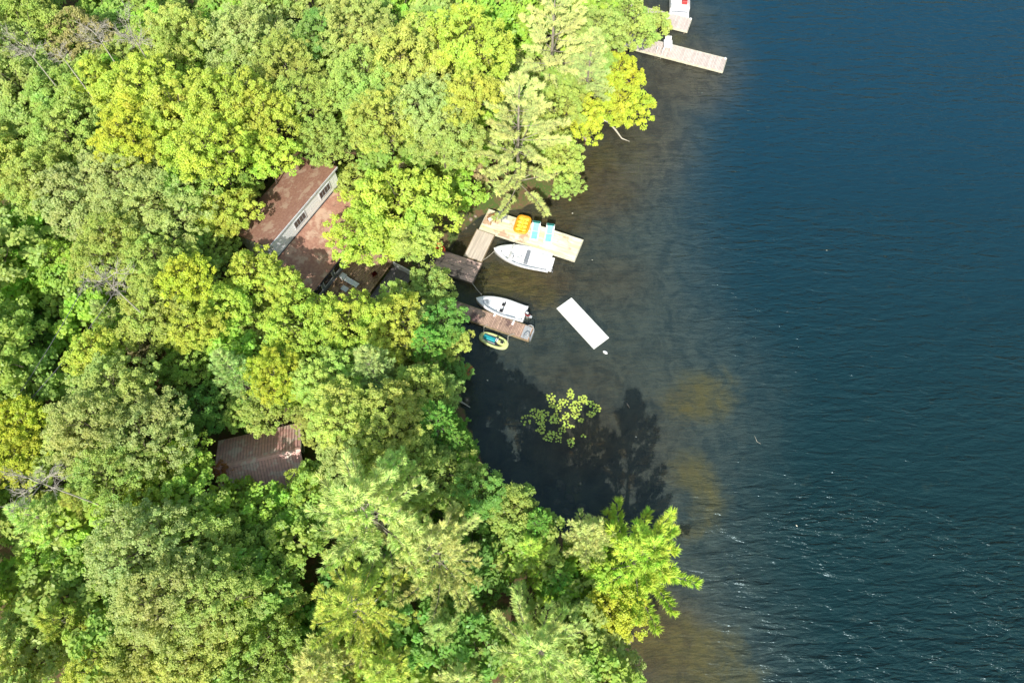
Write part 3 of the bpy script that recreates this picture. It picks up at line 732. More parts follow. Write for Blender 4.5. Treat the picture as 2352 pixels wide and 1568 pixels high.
# ------------------------------------------------------------------ materials of built things
M = dict(
 shingle=mat('red_brown_shingles', (.42, .235, .17), (.33, .17, .125), 5, .95, .3, .5, c=(.50, .34, .25), cscale=.9, spec=.1),
 white=mat('white_siding', (.98, .98, .98), (.95, .96, .97), 2, .6, .06),
 trim=mat('white_trim', (.78, .80, .84), None, 3, .5),
 greywall=mat('grey_board_wall', (.34, .37, .40), (.22, .25, .28), 5, .8, .3),
 glass=mat('dark_window_glass', (.035, .038, .045), (.07, .065, .06), 2, .12, spec=.8),
 curtain=mat('brown_curtain', (.17, .13, .12), (.10, .08, .075), 6, .9, .3),
 metalroof=mat('brown_metal_roof', (.80, .47, .39), (.66, .38, .33), 3, .5, .45, c=(.80, .62, .52), cscale=1.3, spec=.4),
 deckbrown=mat('brown_deck_boards', (.55, .37, .24), (.36, .24, .15), 4, .85, .4, c=(.22, .14, .09), cscale=1.2, stretch=(.3, 3, 1)),
 slate=mat('dark_grey_boards', (.22, .20, .21), (.15, .14, .15), 4, .8, .4, stretch=(.4, 3, 1)),
 pale=mat('bleached_dock_boards', (.90, .87, .74), (.76, .74, .42), 1.1, .9, .2, .3, c=(.62, .43, .30), cscale=.7, stretch=(.35, 3, 1), spec=.1),
 beige=mat('beige_dock_boards', (.74, .64, .54), (.62, .53, .44), 2, .9, .22, .3, stretch=(.3, 3, 1), spec=.1),
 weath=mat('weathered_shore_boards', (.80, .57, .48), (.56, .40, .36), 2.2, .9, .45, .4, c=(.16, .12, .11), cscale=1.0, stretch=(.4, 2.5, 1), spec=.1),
 brown=mat('brown_dock_boards', (.60, .41, .31), (.46, .31, .245), 2.2, .85, .42, .3, c=(.22, .14, .13), cscale=.5, spec=.1),
 pink=mat('pale_pink_dock_boards', (.76, .65, .60), (.66, .56, .51), 2, .9, .24, .3, spec=.1),
 cream=mat('cream_fascia', (.80, .77, .62), (.66, .62, .48), 2, .8, .1),
 fasc=mat('timber_fascia', (.44, .34, .20), (.30, .22, .14), 3, .9, .2),
 post=mat('dock_post', (.20, .17, .14), (.12, .10, .08), 3, .9),
 alu=mat('aluminium_tube', (.70, .72, .75), (.55, .57, .60), 5, .35, metal=.5),
 gel=mat('white_gelcoat', (.90, .90, .91), (.86, .87, .88), 1, .25, spec=.5),
 gelin=mat('white_cockpit_liner', (.90, .90, .91), (.86, .87, .88), 2, .45),
 greyvinyl=mat('grey_vinyl', (.27, .29, .33), (.20, .22, .25), 6, .6),
 paleg=mat('pale_grey_matt', (.50, .53, .56), (.42, .45, .48), 8, .7),
 black=mat('black_plastic', (.025, .025, .03), (.04, .04, .05), 3, .4),
 red=mat('red_plastic', (.55, .05, .05), (.42, .04, .04), 3, .45),
 lime=mat('pale_lime_gelcoat', (.70, .76, .33), (.62, .68, .28), 2, .4),
 teal=mat('teal_vinyl', (.03, .42, .46), (.02, .33, .38), 4, .5),
 tealp=mat('pale_teal_sling', (.30, .84, .84), (.22, .76, .78), 3, .6),
 tealdk=mat('dark_teal_plastic', (.01, .13, .11), (.01, .09, .08), 3, .5),
 mat_=mat('white_foam', (.84, .85, .82), (.78, .79, .76), .7, .75, .04),
 yel=mat('yellow_vinyl', (.92, .76, .10), (.90, .66, .06), 3, .4, .15),
 org=mat('orange_vinyl', (.88, .42, .03), (.80, .32, .02), 3, .4),
 tarp=mat('blue_green_tarp', (.10, .38, .42), (.05, .20, .24), 3, .6, .3, 1),
 orgred=mat('orange_red_plastic', (.75, .16, .06), (.60, .10, .04), 3, .5),
 rope=mat('mooring_rope', (.62, .58, .48), None, 5, .8),
 rock=mat('shore_rock', (.45, .36, .28), (.28, .22, .18), 4, .9, .4, .5),
 rubber=mat('tyre_rubber', (.03, .03, .035), (.06, .055, .05), 4, .8),
 wire=mat('cable', (.16, .16, .17), None, 4, .6),
 wood=mat('varnished_wood', (.42, .18, .08), (.30, .12, .05), 4, .6),
)
k = N('lily_leaf'); oi = k.n('ObjectInfo'); rv = k.math('ADD', k.math('MULTIPLY', oi.outputs['Random'], .45), .78)
cl = k.n('HueSaturation', {'Value': rv, 'Hue': k.math('ADD', .480, k.math('MULTIPLY', oi.outputs['Random'], .03)), 'Color': (.52, .66, .10, 1)}).outputs[0]
m_lily = k.end(k.n('BsdfPrincipled', {'Base Color': cl, 'Roughness': .45}).outputs[0])

# ------------------------------------------------------------------ docks
def dock(label, name, ox, oy, ang, L, W, z, m, along, bw=.15, fm='fasc', sides=('s', 'n', 'w', 'e'), group=None, posts=3, gap=.014, x0v=None):
    t = thing(name, label, 'dock', (ox, oy, 0), ang, group)
    b = MB(); th = .05
    if along:
        n = int(W/bw); bw = W/n
        for i in range(n):
            x = 0.0
            while x < L-.01:
                e = min(L, x+random.uniform(2.4, 4.8)); e = L if L-e < .8 else e
                j = random.uniform(-.006, .006); b.box(x+.004, e-.004, i*bw+gap*.5, (i+1)*bw-gap*.5, z-th+j, z+j); x = e
    else:
        n = int(L/bw); bw = L/n
        for i in range(n):
            j = random.uniform(-.006, .006); e = random.uniform(-.015, .015)
            b.box(i*bw+gap*.5, (i+1)*bw-gap*.5, e, W+random.uniform(-.015, .015), z-th+j, z+j)
    b.build('deck_boards', m, t)
    f = MB()
    f.box(-.01, L+.02, -.07, -.02, z-.26, z+.004); f.box(-.01, L+.02, W+.02, W+.07, z-.26, z+.004)
    f.box(-.06, -.015, -.07, W+.07, z-.255, z+.001); f.box(L+.025, L+.07, -.07, W+.07, z-.255, z+.001)
    f.build('fascia', M[fm], t)
    jb = MB()
    for q in range(1, int(L/.9)): jb.box(q*.9-.03, q*.9+.03, .0, W, z-.22, z-.07)
    jb.build('joists', M['post'], t)
    for i in range(posts):
        for y in (.15, W-.15):
            x = .3+(L-.6)*i/(posts-1); wx = ox+x*math.cos(ang)-y*math.sin(ang); wy = oy+x*math.sin(ang)+y*math.cos(ang)
            p = MB(); p.tube([(x, y, min(gz(wx, wy), 0)-.2), (x, y, z-.06)], .08, 8); p.build('post', M['post'], t)
    return t
A1, A2 = R(-21.5), R(68.5)
dock('wide bleached swimming dock with the yellow raft and loungers on it', 'swim_dock', -3.38, 40.62, A1, 10.45, 2.6, .60, M['pale'], True, .16, 'cream')
dock('beige plank walkway joining the shore dock to the wide bleached dock', 'dock_walkway', -4.87, 37.36, A2, 3.42, .001+1.9, .585, M['beige'], True, .14, 'fasc', posts=2)
bpy.data.objects['dock_walkway'].location = (-4.87+1.9*math.cos(R(-21.5)), 37.36+1.9*math.sin(R(-21.5)), 0)
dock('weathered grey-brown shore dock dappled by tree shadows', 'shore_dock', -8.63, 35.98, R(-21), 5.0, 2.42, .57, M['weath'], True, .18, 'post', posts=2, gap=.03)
dock('narrow brown boat dock between the small outboard boat and the watercraft', 'boat_dock', -6.9, 31.12, R(-21), 9.05, 1.42, .5, M['brown'], False, .15, 'fasc', posts=4, gap=.022)
dock('long pale dock with a white chair, reaching out from the upper shore', 'long_dock', 13.2, 67.05, R(-20), 12.35, 2.15, .55, M['pink'], False, .17, 'cream', posts=4, gap=.02)
dock('short pale dock at the top edge beside the white pontoon boat', 'short_dock', 14.2, 72.0, R(-20), 7.6, 2.2, .6, M['pink'], False, .17, 'cream', posts=3, gap=.02)

# white corner caps on the long dock end
def cap(x, y, z, lab):
    b = MB(); b.lathe([(.02, .0), (.14, .01), (.16, .07), (.12, .14), (.03, .17)], (0, 0, 0), 12)
    o = b.build('dock_bumper', M['gel']); o.location = (x, y, z); tag(o, lab, 'bumper')
p = (13.2+12.2*math.cos(R(-20))-2.05*math.sin(R(-20)), 67.05+12.2*math.sin(R(-20))+2.05*math.cos(R(-20)))
cap(p[0], p[1], .56, 'white round bumper on the far upper corner of the long pale dock')
p = (14.2+7.5*math.cos(R(-20))-2.1*math.sin(R(-20)), 72.0+7.5*math.sin(R(-20))+2.1*math.cos(R(-20)))
cap(p[0], p[1], .61, 'white round bumper on the outer corner of the short dock at the top edge')

def ladder(label, loc, rz, m, w_=.5, z=.5):
    t = thing('swim_ladder', label, 'ladder', loc, rz)
    for s in (-1, 1):
        b = MB(); b.tube([(-.55, s*w_/2, z), (-.5, s*w_/2, z+.35), (-.25, s*w_/2, z+.75), (0, s*w_/2, z+.72), (.12, s*w_/2, z+.2), (.12, s*w_/2, -.5)], .045, 6)
        b.build('handrail', m, t)
    for q in range(4):
        b = MB(); b.box(.07, .19, -w_/2, w_/2, z-.1-q*.28, z-.06-q*.28); b.build('step', m, t)
    return t
lx, ly, _ = at(1514, 122, .6)
ladder('white swim ladder on the near side of the long pale dock', (lx, ly, 0), R(-110), M['gel'], .7, .56)
# grey mat + ladder at the end of the boat dock
b = MB()
for i in range(6): b.box(-.36+i*.12, -.26+i*.12, -.68, .68, 0, .035)
o = b.build('grating_mat', M['paleg']); ex, ey = -6.9+8.62*math.cos(R(-21))-.71*math.sin(R(-21)), 31.12+8.62*math.sin(R(-21))+.71*math.cos(R(-21))
o.location = (ex, ey, .51); o.rotation_euler = (0, 0, R(-21)); tag(o, 'grey slatted mat on the outer end of the narrow boat dock', 'mat')
ladder('grey metal swim ladder hooked on the outer end of the boat dock', (ex+.42*math.cos(R(-21)), ey+.42*math.sin(R(-21)), 0), R(-21), M['alu'], 1.1, .5)

# ------------------------------------------------------------------ things on the swim dock
def ondock(px, py, z=.6): x, y, _ = at(px, py, z); return (x, y, z)
def lounger(label, px, py):
    t = thing('sun_lounger', label, 'sun lounger', ondock(px, py, .605), R(-100), 'teal and white loungers on the swim dock')
    fr = MB()   # head towards local -x, feet +x
    for s in (-1, 1):
        fr.box(-.55, 1.0, s*.36-.09, s*.36+.09, .22, .31, bev=.02)
        fr.box(-.95, -.5, s*.36-.09, s*.36+.09, .24, .33, bev=.02)
    fr.box(.86, 1.02, -.36, .36, .2, .3, bev=.02); fr.box(-.12, 0.0, -.36, .36, .22, .3, bev=.02)
    fr.build('frame', M['gel'], t)
    b = MB(); b.hexa([(0.0, -.3, .33), (.86, -.3, .31), (.86, .3, .31), (0, .3, .33)], .03); b.build('seat', M['tealp'], t)
    b = MB(); b.hexa([(-.86, -.30, .74), (-.12, -.30, .34), (-.12, .30, .34), (-.86, .30, .74)], .04); b.build('backrest', M['tealp'], t)
    b = MB(); b.hexa([(-1.02, -.40, .80), (-.80, -.40, .72), (-.80, .40, .72), (-1.02, .40, .80)], .07); b.build('end_slab', M['tealdk'], t)  # dark teal slab across the raised end
    b = MB()
    for s in (-1, 1): b.hexa([(-.95, s*.36-.07, .77), (-.12, s*.36-.07, .34), (-.12, s*.36+.07, .34), (-.95, s*.36+.07, .77)], .07)
    b.build('back_frame', M['gel'], t)
    for sx in (-.75, .85):
        for s in (-1, 1): q = MB(); q.box(sx-.05, sx+.05, s*.33-.04, s*.33+.04, 0, .23); q.build('leg', M['gel'], t)
    return t
lounger('teal and white lounger beside the yellow raft on the swim dock', 1229, 536)
lounger('teal and white lounger nearer the outer end of the swim dock', 1261, 542)
t = thing('inflatable_raft', 'yellow and orange inflatable raft lying on the swim dock', 'raft', ondock(1200, 517, .605), R(-106)); t.scale = (1.15, 1.12, 1)
b = MB(); ring = []
for i in range(28):
    a = 2*math.pi*i/28; c, s = math.cos(a), math.sin(a)
    ring.append((.88*math.copysign(abs(c)**.45, c), .60*math.copysign(abs(s)**.45, s), .13))
b.tube(ring, .13, 8, closed=True); b.build('outer_tube', M['org'], t)
for i in range(4):
    for j in range(2):
        q = MB(); q.lathe([(.02, 0), (.2, .0), (.23, .09), (.2, .17), (.1, .2), (.02, .2)], (-.60+i*.40, -.27+j*.54, .10), 14, .85, 1.05); q.build('pillow', M['yel'], t)
b = MB(); b.box(-.78, .78, -.5, .5, .05, .10); b.build('floor', M['yel'], t)
# chairs at the inner end
def dockchair(label, px, py, rz, seat, back, z=.605):
    t = thing('dock_chair', label, 'chair', ondock(px, py, z), rz)
    b = MB(); b.box(-.3, .3, -.3, .3, .36, .43, bev=.02); b.build('seat', seat, t)
    b = MB(); b.hexa([(-.52, -.3, .95), (-.28, -.3, .42), (-.28, .3, .42), (-.52, .3, .95)], .06); b.build('backrest', back, t)
    for s in (-1, 1):
        b = MB(); b.box(-.35, .32, s*.35-.05, s*.35+.05, .58, .62); b.build('armrest', back, t)
        for x in (-.28, .27): q = MB(); q.box(x-.03, x+.03, s*.32-.03, s*.32+.03, 0, .58); q.build('leg', back, t)
    return t
dockchair('white cushioned chair with brown side, at the inner end of the swim dock', 1129, 509, R(-150), M['gel'], M['wood'])
dockchair('dark grey chair at the inner end of the swim dock', 1155, 503, R(-60), M['greyvinyl'], M['greyvinyl'])
dockchair('large white chair on the long pale dock', 1532, 110, R(-95), M['gel'], M['gel'], .56)
bpy.data.objects['dock_chair.002'].scale = (1.5, 1.25, 1.1)

# ------------------------------------------------------------------ boats
def hullshape(L, B, t):
    """half beam, sheer height, keel height at t (0 stern .. 1 bow)"""
    b = B/2*(.90+.10*min(t/.35, 1)) if t < .35 else B/2*max(1-((t-.35)/.65)**2.3, 0)**.80
    return b, .55+.22*t*t, -.22+.42*max(t-.6, 0)**2*2.4
def boat(label, name, loc, rz, L, B, inner_end=.88):
    t = thing(name, label, 'boat', loc, rz)
    rings = []
    for i in range(25):
        u = i/24; b_, zs, zk = hullshape(L, B, u); x = L*(u-.5)+(-.0)
        b_ = max(b_, .012); zc = zk+.18*(1-u)+.1
        rings.append([(x, -b_, zs), (x, -b_*.93, (zs+zc)/2), (x, -b_*.80, zc), (x-(.0), 0, zk), (x, b_*.80, zc), (x, b_*.93, (zs+zc)/2), (x, b_, zs)])
    h = MB(); h.loft(rings, .5); h.add(rings[0], [tuple(range(7))], .5)
    h.build('hull', M['gel'], t)
    g = MB(); gr = []; lin = []
    for i in range(25):
        u = i/24*inner_end; b_, zs, zk = hullshape(L, B, u); x = L*(u-.5)
        if i == 0: x += .04
        w_ = .17 if i else .17
        bi = max(b_-w_, .03)*(1 if u < inner_end*.8 else max(0, 1-((u/inner_end-.8)/.2)**2)**.5)
        bi = max(bi, .02)
        zt = zs+.02
        lin.append((x, bi, zt))
        gr.append([(x, -b_, zs), (x, -b_+.03, zs+.045), (x, -bi, zt+.02)])
    L_ = [r for r in gr]; g.loft(L_, .5)
    g.loft([[(p[0], -p[1], p[2]) for p in reversed(r)] for r in L_], .5)
    # foredeck forward of the cockpit
    fr = []
    for i in range(9):
        u = inner_end+(1-inner_end)*i/8; b_, zs, zk = hullshape(L, B, u); b_ = max(b_, .012); x = L*(u-.5)
        fr.append([(x, -b_, zs), (x, -b_*.5, zs+.05), (x, 0, zs+.07), (x, b_*.5, zs+.05), (x, b_, zs)])
    g.loft(fr, .5)
    b0, zs0, _ = hullshape(L, B, 0)
    g.box(-L/2-.01, -L/2+.16, -b0, b0, zs0-.10, zs0+.05, .5)
    g.build('gunwale', M['gel'], t)
    c = MB(); rr = []
    for (x, bi, zt) in lin: rr.append([(x, -bi, zt+.02), (x, -bi*.96, .28), (x, 0, .26), (x, bi*.96, .28), (x, bi, zt+.02)])
    c.loft(rr, .5, smooth=False); c.add(rr[0], [tuple(range(5))], .5)
    c.build('cockpit_liner', M['gelin'], t)
    return t
ang = math.atan2(at(1135, 572, .6)[1]-at(1256, 601, .55)[1], at(1135, 572, .6)[0]-at(1256, 601, .55)[0])
c1 = at(1199, 588, .5)
t = boat('large white open motorboat moored against the swim dock', 'motorboat', (c1[0], c1[1], -.02), ang, 5.95, 2.62)
b = MB(); b.box(-.72, -.34, -.78, .74, .3, .66, bev=.04); b.build('bench_seat', M['greyvinyl'], t)
for y in (-.48, .48):
    b = MB(); b.box(.05, .50, y-.25, y+.25, .15, .52, bev=.05); b.box(.0, .12, y-.25, y+.25, .45, .86, bev=.03); q = b.build('bucket_seat', M['gel'], t)
b = MB(); b.box(.85, 1.2, .22, .86, .15, .84, bev=.05); b.build('helm_console', M['gelin'], t)
b = MB(); b.box(.85, 1.2, -.86, -.22, .15, .84, bev=.05); b.build('passenger_console', M['gelin'], t)
for y0, y1 in ((.2, .88), (-.88, -.2)):
    b = MB(); b.hexa([(1.0, y0, 1.16), (1.28, y0+.03, .84), (1.28, y1-.03, .84), (1.0, y1, 1.16)], .02); b.build('windshield', M['gelin'], t)
b = MB(); rg = [(.80+.02*math.sin(a), .52+.17*math.cos(a), .80+.17*math.sin(a)) for a in [i*.5236 for i in range(12)]]; b.tube(rg, .02, 5, closed=True); b.build('steering_wheel', M['black'], t)
b = MB(); b.box(1.55, 2.15, -.55, .55, .3, .56, bev=.06); b.build('bow_cushion', M['gelin'], t)
b = MB(); b.box(-2.6, -1.6, -.8, .8, .36, .60, bev=.08); b.build('engine_cover', M['gel'], t)
b = MB(); b.box(-3.28, -2.98, -.85, .85, .18, .24, bev=.02); b.build('swim_platform', M['gel'], t)
b = MB(); b.tube([(-3.0, .55, .5), (-3.3, .55, .52), (-3.42, .55, .1), (-3.42, .55, -.4)], .025, 6); b.tube([(-3.0, .85, .5), (-3.3, .85, .52), (-3.42, .85, .1), (-3.42, .85, -.4)], .025, 6)
for z in (.1, -.15): b.tube([(-3.42, .55, z), (-3.42, .85, z)], .02, 5)
b.build('boarding_ladder', M['alu'], t)
b = MB(); b.tube([(2.78, -.06, .84), (2.78, .06, .84)], .03, 6); b.build('bow_cleat', M['alu'], t)

ang2 = math.atan2(at(1095, 685, .6)[1]-at(1200, 718, .55)[1], at(1095, 685, .6)[0]-at(1200, 718, .55)[0])
c2 = at(1150, 704, .5)
t = boat('smaller white open boat with an outboard motor by the narrow brown dock', 'outboard_boat', (c2[0], c2[1], -.05), ang2, 5.15, 2.0)
b = MB(); b.add([(2.05, 0, .50), (1.15, .62, .46), (1.15, -.62, .46), (2.05, 0, .40), (1.15, .62, .36), (1.15, -.62, .36)], [(0, 1, 2), (5, 4, 3), (0, 3, 4, 1), (1, 4, 5, 2), (2, 5, 3, 0)]); b.build('casting_deck', M['paleg'], t)  # pale grey triangular deck in the bow
for y in (-.36, .36):
    b = MB(); b.box(-.30, -.02, y-.17, y+.17, .42, .50, bev=.03); b.box(-.38, -.28, y-.17, y+.17, .46, .80, bev=.02); b.build('folding_seat', M['black'], t)
b = MB(); b.box(-.75, .30, -.72, .72, .16, .40, bev=.04); b.build('bench', M['gelin'], t)
b = MB(); b.box(-2.3, -1.7, -.74, .74, .2, .48, bev=.04); b.build('rear_deck', M['gelin'], t)
om = MB(); om.lathe([(.05, .45), (.16, .47), (.20, .6), (.20, .85), (.14, .98), (.04, 1.02)], (-2.78, 0, 0), 12, 1.35, .85); mo = om.build('outboard_motor', M['black'], t)
b = MB(); b.lathe([(.21, .62), (.215, .68), (.21, .78)], (-2.78, 0, 0), 12, 1.35, .85); b.build('cowling_band', M['red'], mo)
b = MB(); b.lathe([(.03, 1.03), (.10, 1.025), (.15, .985)][::-1], (-2.74, 0, 0), 12, 1.2, .8); b.build('cowling_top', M['gel'], mo)
b = MB(); b.box(-2.86, -2.66, -.07, .07, -.45, .5); b.box(-3.1, -2.7, -.14, .14, -.05, -.01); b.build('drive_leg', M['alu'], mo)
b = MB(); b.hexa([(-3.25, -.12, .34), (-2.95, -.16, .42), (-2.95, .16, .42), (-3.25, .12, .34)], .05); b.build('tilt_bracket', M['paleg'], mo)
for (px, py) in ((1203, 774), (1268, 792)):
    pass
for i, (px, py) in enumerate([(1134, 717+.5), (1179, 735)]):
    px, py = ((1137, 721), (1179, 740))[i]
    x, y, _ = at(px, py, .5)
    b = MB(); b.lathe([(.03, -.34), (.10, -.30), (.12, 0), (.10, .30), (.03, .34)], (0, 0, 0), 10); o = b.build('fender', M['gel']); o.location = (x, y, .52); o.rotation_euler = (R(82), 0, R(-21))
    tag(o, ('white fender between the small boat and its dock, toward the bow', 'white fender between the small boat and its dock, toward the stern')[i], 'fender')

# personal watercraft on its pale lime float
pc = at(1134, 782, .25); pa = math.atan2(at(1162, 794, .3)[1]-at(1104, 771, .3)[1], at(1162, 794, .3)[0]-at(1104, 771, .3)[0])
t = thing('personal_watercraft', 'lime and teal personal watercraft tied beside the narrow boat dock', 'watercraft', (pc[0], pc[1], 0), pa)
def pwc_ring(sc, z0, L=3.0, B=1.36):
    o = []
    for i in range(36):
        a = 2*math.pi*i/36; c, s = math.cos(a), math.sin(a)
        o.append((L/2*sc*math.copysign(abs(c)**.85, c), B/2*(sc if sc > .9 else sc*1.0)*math.copysign(abs(s)**.72, s), z0))
    return o
b = MB(); b.loft([pwc_ring(.55, -.15), pwc_ring(.9, -.08), pwc_ring(1.0, .12), pwc_ring(1.0, .2)], .5, True, caps=True); b.build('hull', M['greyvinyl'], t)
b = MB(); b.loft([pwc_ring(1.01, .20), pwc_ring(1.0, .30), pwc_ring(.93, .36), pwc_ring(.72, .36), pwc_ring(.66, .28)], .5, True); b.build('deck_rim', M['lime'], t)
b = MB(); b.loft([pwc_ring(.70, .27), pwc_ring(.5, .30), pwc_ring(.02, .30)], .5, True); b.build('footwell', M['black'], t)
b = MB(); b.box(-1.05, .20, -.22, .22, .3, .62, bev=.10); b.build('seat', M['teal'], t)
b = MB(); b.box(-1.0, .25, .30, .36, .31, .40); b.box(-1.0, .25, -.36, -.30, .31, .40); b.build('side_rail', M['paleg'], t)
b = MB(); b.lathe([(.30, .3), (.28, .5), (.18, .62), (.04, .66)], (.72, 0, 0), 14, 1.5, .8); b.build('bow_hood', M['lime'], t)
b = MB(); b.box(.22, .46, -.15, .15, .5, .82, bev=.05); b.build('steering_column', M['gel'], t)
b = MB(); b.tube([(.30, -.40, .84), (.38, -.12, .90), (.38, .12, .90), (.30, .40, .84)], .03, 6); b.build('handlebar', M['black'], t)
b = MB(); b.box(.70, 1.02, -.13, .13, .60, .66, bev=.02); b.build('hood_vent', M['black'], t)
def line(name, label, pts, r, m, cat, sag=0.0, group=None):
    P0 = [Vector(p) for p in pts]; out = []
    for a, c in zip(P0[:-1], P0[1:]):
        for i in range(7): u = i/7; q = a.lerp(c, u); q.z -= sag*4*u*(1-u); out.append(q)
    out.append(P0[-1]); b = MB(); b.tube(out, r, 5); return tag(b.build(name, m), label, cat, group)
line('mooring_line', 'thin white line from the boat dock to the stern end of the watercraft', [at(1120, 745, .55), at(1112, 750, .6), at(1111, 765, .4)], .03, M['rope'], 'rope')
line('mooring_line', 'thin white line from the boat dock to the bow end of the watercraft', [at(1182, 766, .55), at(1167, 771, .6), at(1166, 794, .35)], .03, M['rope'], 'rope')
line('mooring_rope', 'pale rope from the shore dock corner to the small boat bow', [at(1084, 649, .55), at(1106, 676, .62)], .035, M['rope'], 'rope', .15)
line('mooring_rope', 'pale rope from the dock walkway to the large boat bow', [at(1110, 597, .58), at(1137, 575, .7)], .022, M['rope'], 'rope', .12)

# floating foam mat and its buoy
P4 = [Vector(at(*p, .12)) for p in ((1314, 683), (1278, 707.5), (1363, 800), (1399.5, 776))]
mc = sum(P4, Vector())/4; ma = math.atan2(P4[2].y-P4[1].y, P4[2].x-P4[1].x)
b = MB(); b.box(-2.82, 2.82, -.98, .98, -.03, .10, bev=.02); fm = b.build('floating_mat', M['mat_']); fm.location = (mc.x, mc.y, .02); fm.rotation_euler = (0, 0, ma)
tag(fm, 'long white rectangular foam mat floating in the bay', 'floating mat')
b = MB(); b.lathe([(.02, -.12), (.14, -.08), (.19, .02), (.14, .12), (.03, .16)], (0, 0, 0), 12, 1.45, .85); o = b.build('mooring_buoy', M['gel']); o.location = at(1390, 809, .03); o.rotation_euler = (0, 0, R(-35))
tag(o, 'small white buoy floating off the outer corner of the foam mat', 'buoy')

# pontoon boat at the top edge
pb = at(1561, 22, .8)
t = thing('pontoon_boat', 'white pontoon boat with a red seat, moored at the short dock by the top edge', 'boat', (pb[0]+.25, pb[1]+2.2, 0), R(84))
for y in (-.85, .85):
    b = MB(); b.tube([(-3.6, y, .12), (-3.2, y, .1), (3.0, y, .1), (3.6, y, .3)], [.12, .32, .32, .06], 10); b.build('pontoon', M['alu'], t)
b = MB(); b.box(-3.4, 3.4, -1.2, 1.2, .42, .52, bev=.03); b.build('deck', M['gel'], t)
for y in (-1.17, 1.13):
    b = MB(); b.box(-2.3, 3.0, y, y+.05, .53, 1.15); b.build('side_fence', M['gel'], t)
b = MB(); b.box(-1.0, -.2, -.95, -.3, .53, 1.0, bev=.06); b.build('red_seat', M['red'], t)
b = MB(); b.box(-2.1, -1.2, .3, 1.0, .53, .95, bev=.06); b.build('bench_seat', M['gelin'], t)
b = MB(); b.box(.3, .9, .3, .9, .53, 1.4, bev=.05); b.build('helm_console', M['greyvinyl'], t)
b = MB(); b.box(-2.4, -2.32, -1.0, 1.0, .53, .62); b.build('deck_seam', M['greyvinyl'], t)

# ------------------------------------------------------------------ cottage
HO = Vector((-21.6, 33.6, 0)); HA = R(60.2)
h = thing('cottage', 'cottage with red-brown roofs and a white clerestory wall among the trees', 'house', (HO.x, HO.y, 0), HA)
# local x runs along the clerestory wall, local -y is the lake side
Zb, Zt = 6.3, 8.5; W0, W1 = 0.0, 9.75
g = 1.6
def wallbox(name, x0, x1, y0, y1, z0, z1, m, par=h): b = MB(); b.box(x0, x1, y0, y1, z0, z1); return b.build(name, m, par)
cw = MB()
for i in range(12): cw.box(W0+.08, W1-.1, -.015-.004*(i % 2), .12, Zb-.05+i*.18, Zb-.05+(i+1)*.18-.006, .5)
clere = cw.build('clerestory_wall', M['white'], h)
wallbox('end_wall', W0, W0+.15, -.02+.14, 4.45, g, 7.05, M['white'])
gb = MB(); gb.add([(W0, .14, 7.05), (W0, 4.45, 7.05), (W0, .14, 8.3), (W0+.15, .14, 7.05), (W0+.15, 4.45, 7.05), (W0+.15, .14, 8.3)], [(0, 2, 1), (3, 4, 5), (0, 3, 5, 2), (1, 4, 3, 0), (2, 5, 4, 1)]); gb.build('gable_panel', M['white'], h)
wallbox('end_wall', W1-.15, W1, .14, 4.45, g, 7.05, M['white'])
gb = MB(); gb.add([(W1-.15, .14, 7.05), (W1-.15, 4.45, 7.05), (W1-.15, .14, 8.3), (W1, .14, 7.05), (W1, 4.45, 7.05), (W1, .14, 8.3)], [(0, 2, 1), (3, 4, 5), (0, 3, 5, 2), (1, 4, 3, 0), (2, 5, 4, 1)]); gb.build('gable_panel', M['white'], h)
wallbox('rear_wall', W0+.15, W1-.15, 4.3, 4.45, g, 7.0, M['white'])
b = MB(); b.hexa([(W0-.3, -.16, Zt+.10), (W1+.2, -.16, Zt+.10), (W1+.2, 5.0, 7.05), (W0-.3, 5.0, 7.05)], .14); up = b.build('upper_roof', M['shingle'], h)
b = MB(); b.box(W0-.31, W1+.21, -.21, -.16, Zt-.09, Zt+.09); b.build('eave_trim', M['trim'], up)
b = MB(); b.hexa([(W0-1.6, .0, Zb-.02), (W0-1.6, -4.3, 4.95), (W1+.1, -4.3, 4.95), (W1+.1, .0, Zb-.02)][::-1], .14); lr = b.build('lower_roof', M['shingle'], h)
b = MB(); b.box(W0+.05, W1-.05, -.09, -.02, Zb-.03, Zb+.035); b.build('flashing', M['black'], lr)
b = MB()
for i in range(26): 
    x = random.uniform(-1.2, 9.5); y = random.uniform(-4.1, -.2); z = Zb+(y/4.3)*1.4; a = random.uniform(0, 3.1)
    b.hexa([(x, y, z+.03), (x+.3*math.cos(a), y+.3*math.sin(a)*.9, z+.03+.3*math.sin(a)*.29), (x+.3*math.cos(a), y+.3*math.sin(a)*.9+.03, z+.04+.3*math.sin(a)*.29), (x, y+.03, z+.04)], .01)
tag(b.build('roof_litter', M['post'], lr), kind='stuff')
# clerestory windows
for x0 in (3.1, 6.95):
    f = MB(); x1 = x0+1.5; z0, z1 = Zb+.66, Zb+1.5
    f.box(x0-.09, x1+.09, -.075, -.03, z0-.09, z0); f.box(x0-.09, x1+.09, -.075, -.03, z1, z1+.09)
    f.box(x0-.09, x0, -.073, -.03, z0, z1); f.box(x1, x1+.09, -.073, -.03, z0, z1)
    wf = f.build('clerestory_window', M['trim'], h)
    q = MB(); q.box(x0, x0+.72, -.045, -.03, z0, z1); q.build('pane', M['glass'], wf)
    q = MB(); q.box(x0+.76, x1, -.045, -.03, z0, z1); q.build('pane', M['curtain'], wf)
    q = MB(); q.box(x0+.72, x0+.76, -.07, -.03, z0, z1)
    for e in (.36, 1.12): q.box(x0+e, x0+e+.03, -.06, -.046, z0, z1)
    q.build('mullion', M['paleg'], wf)
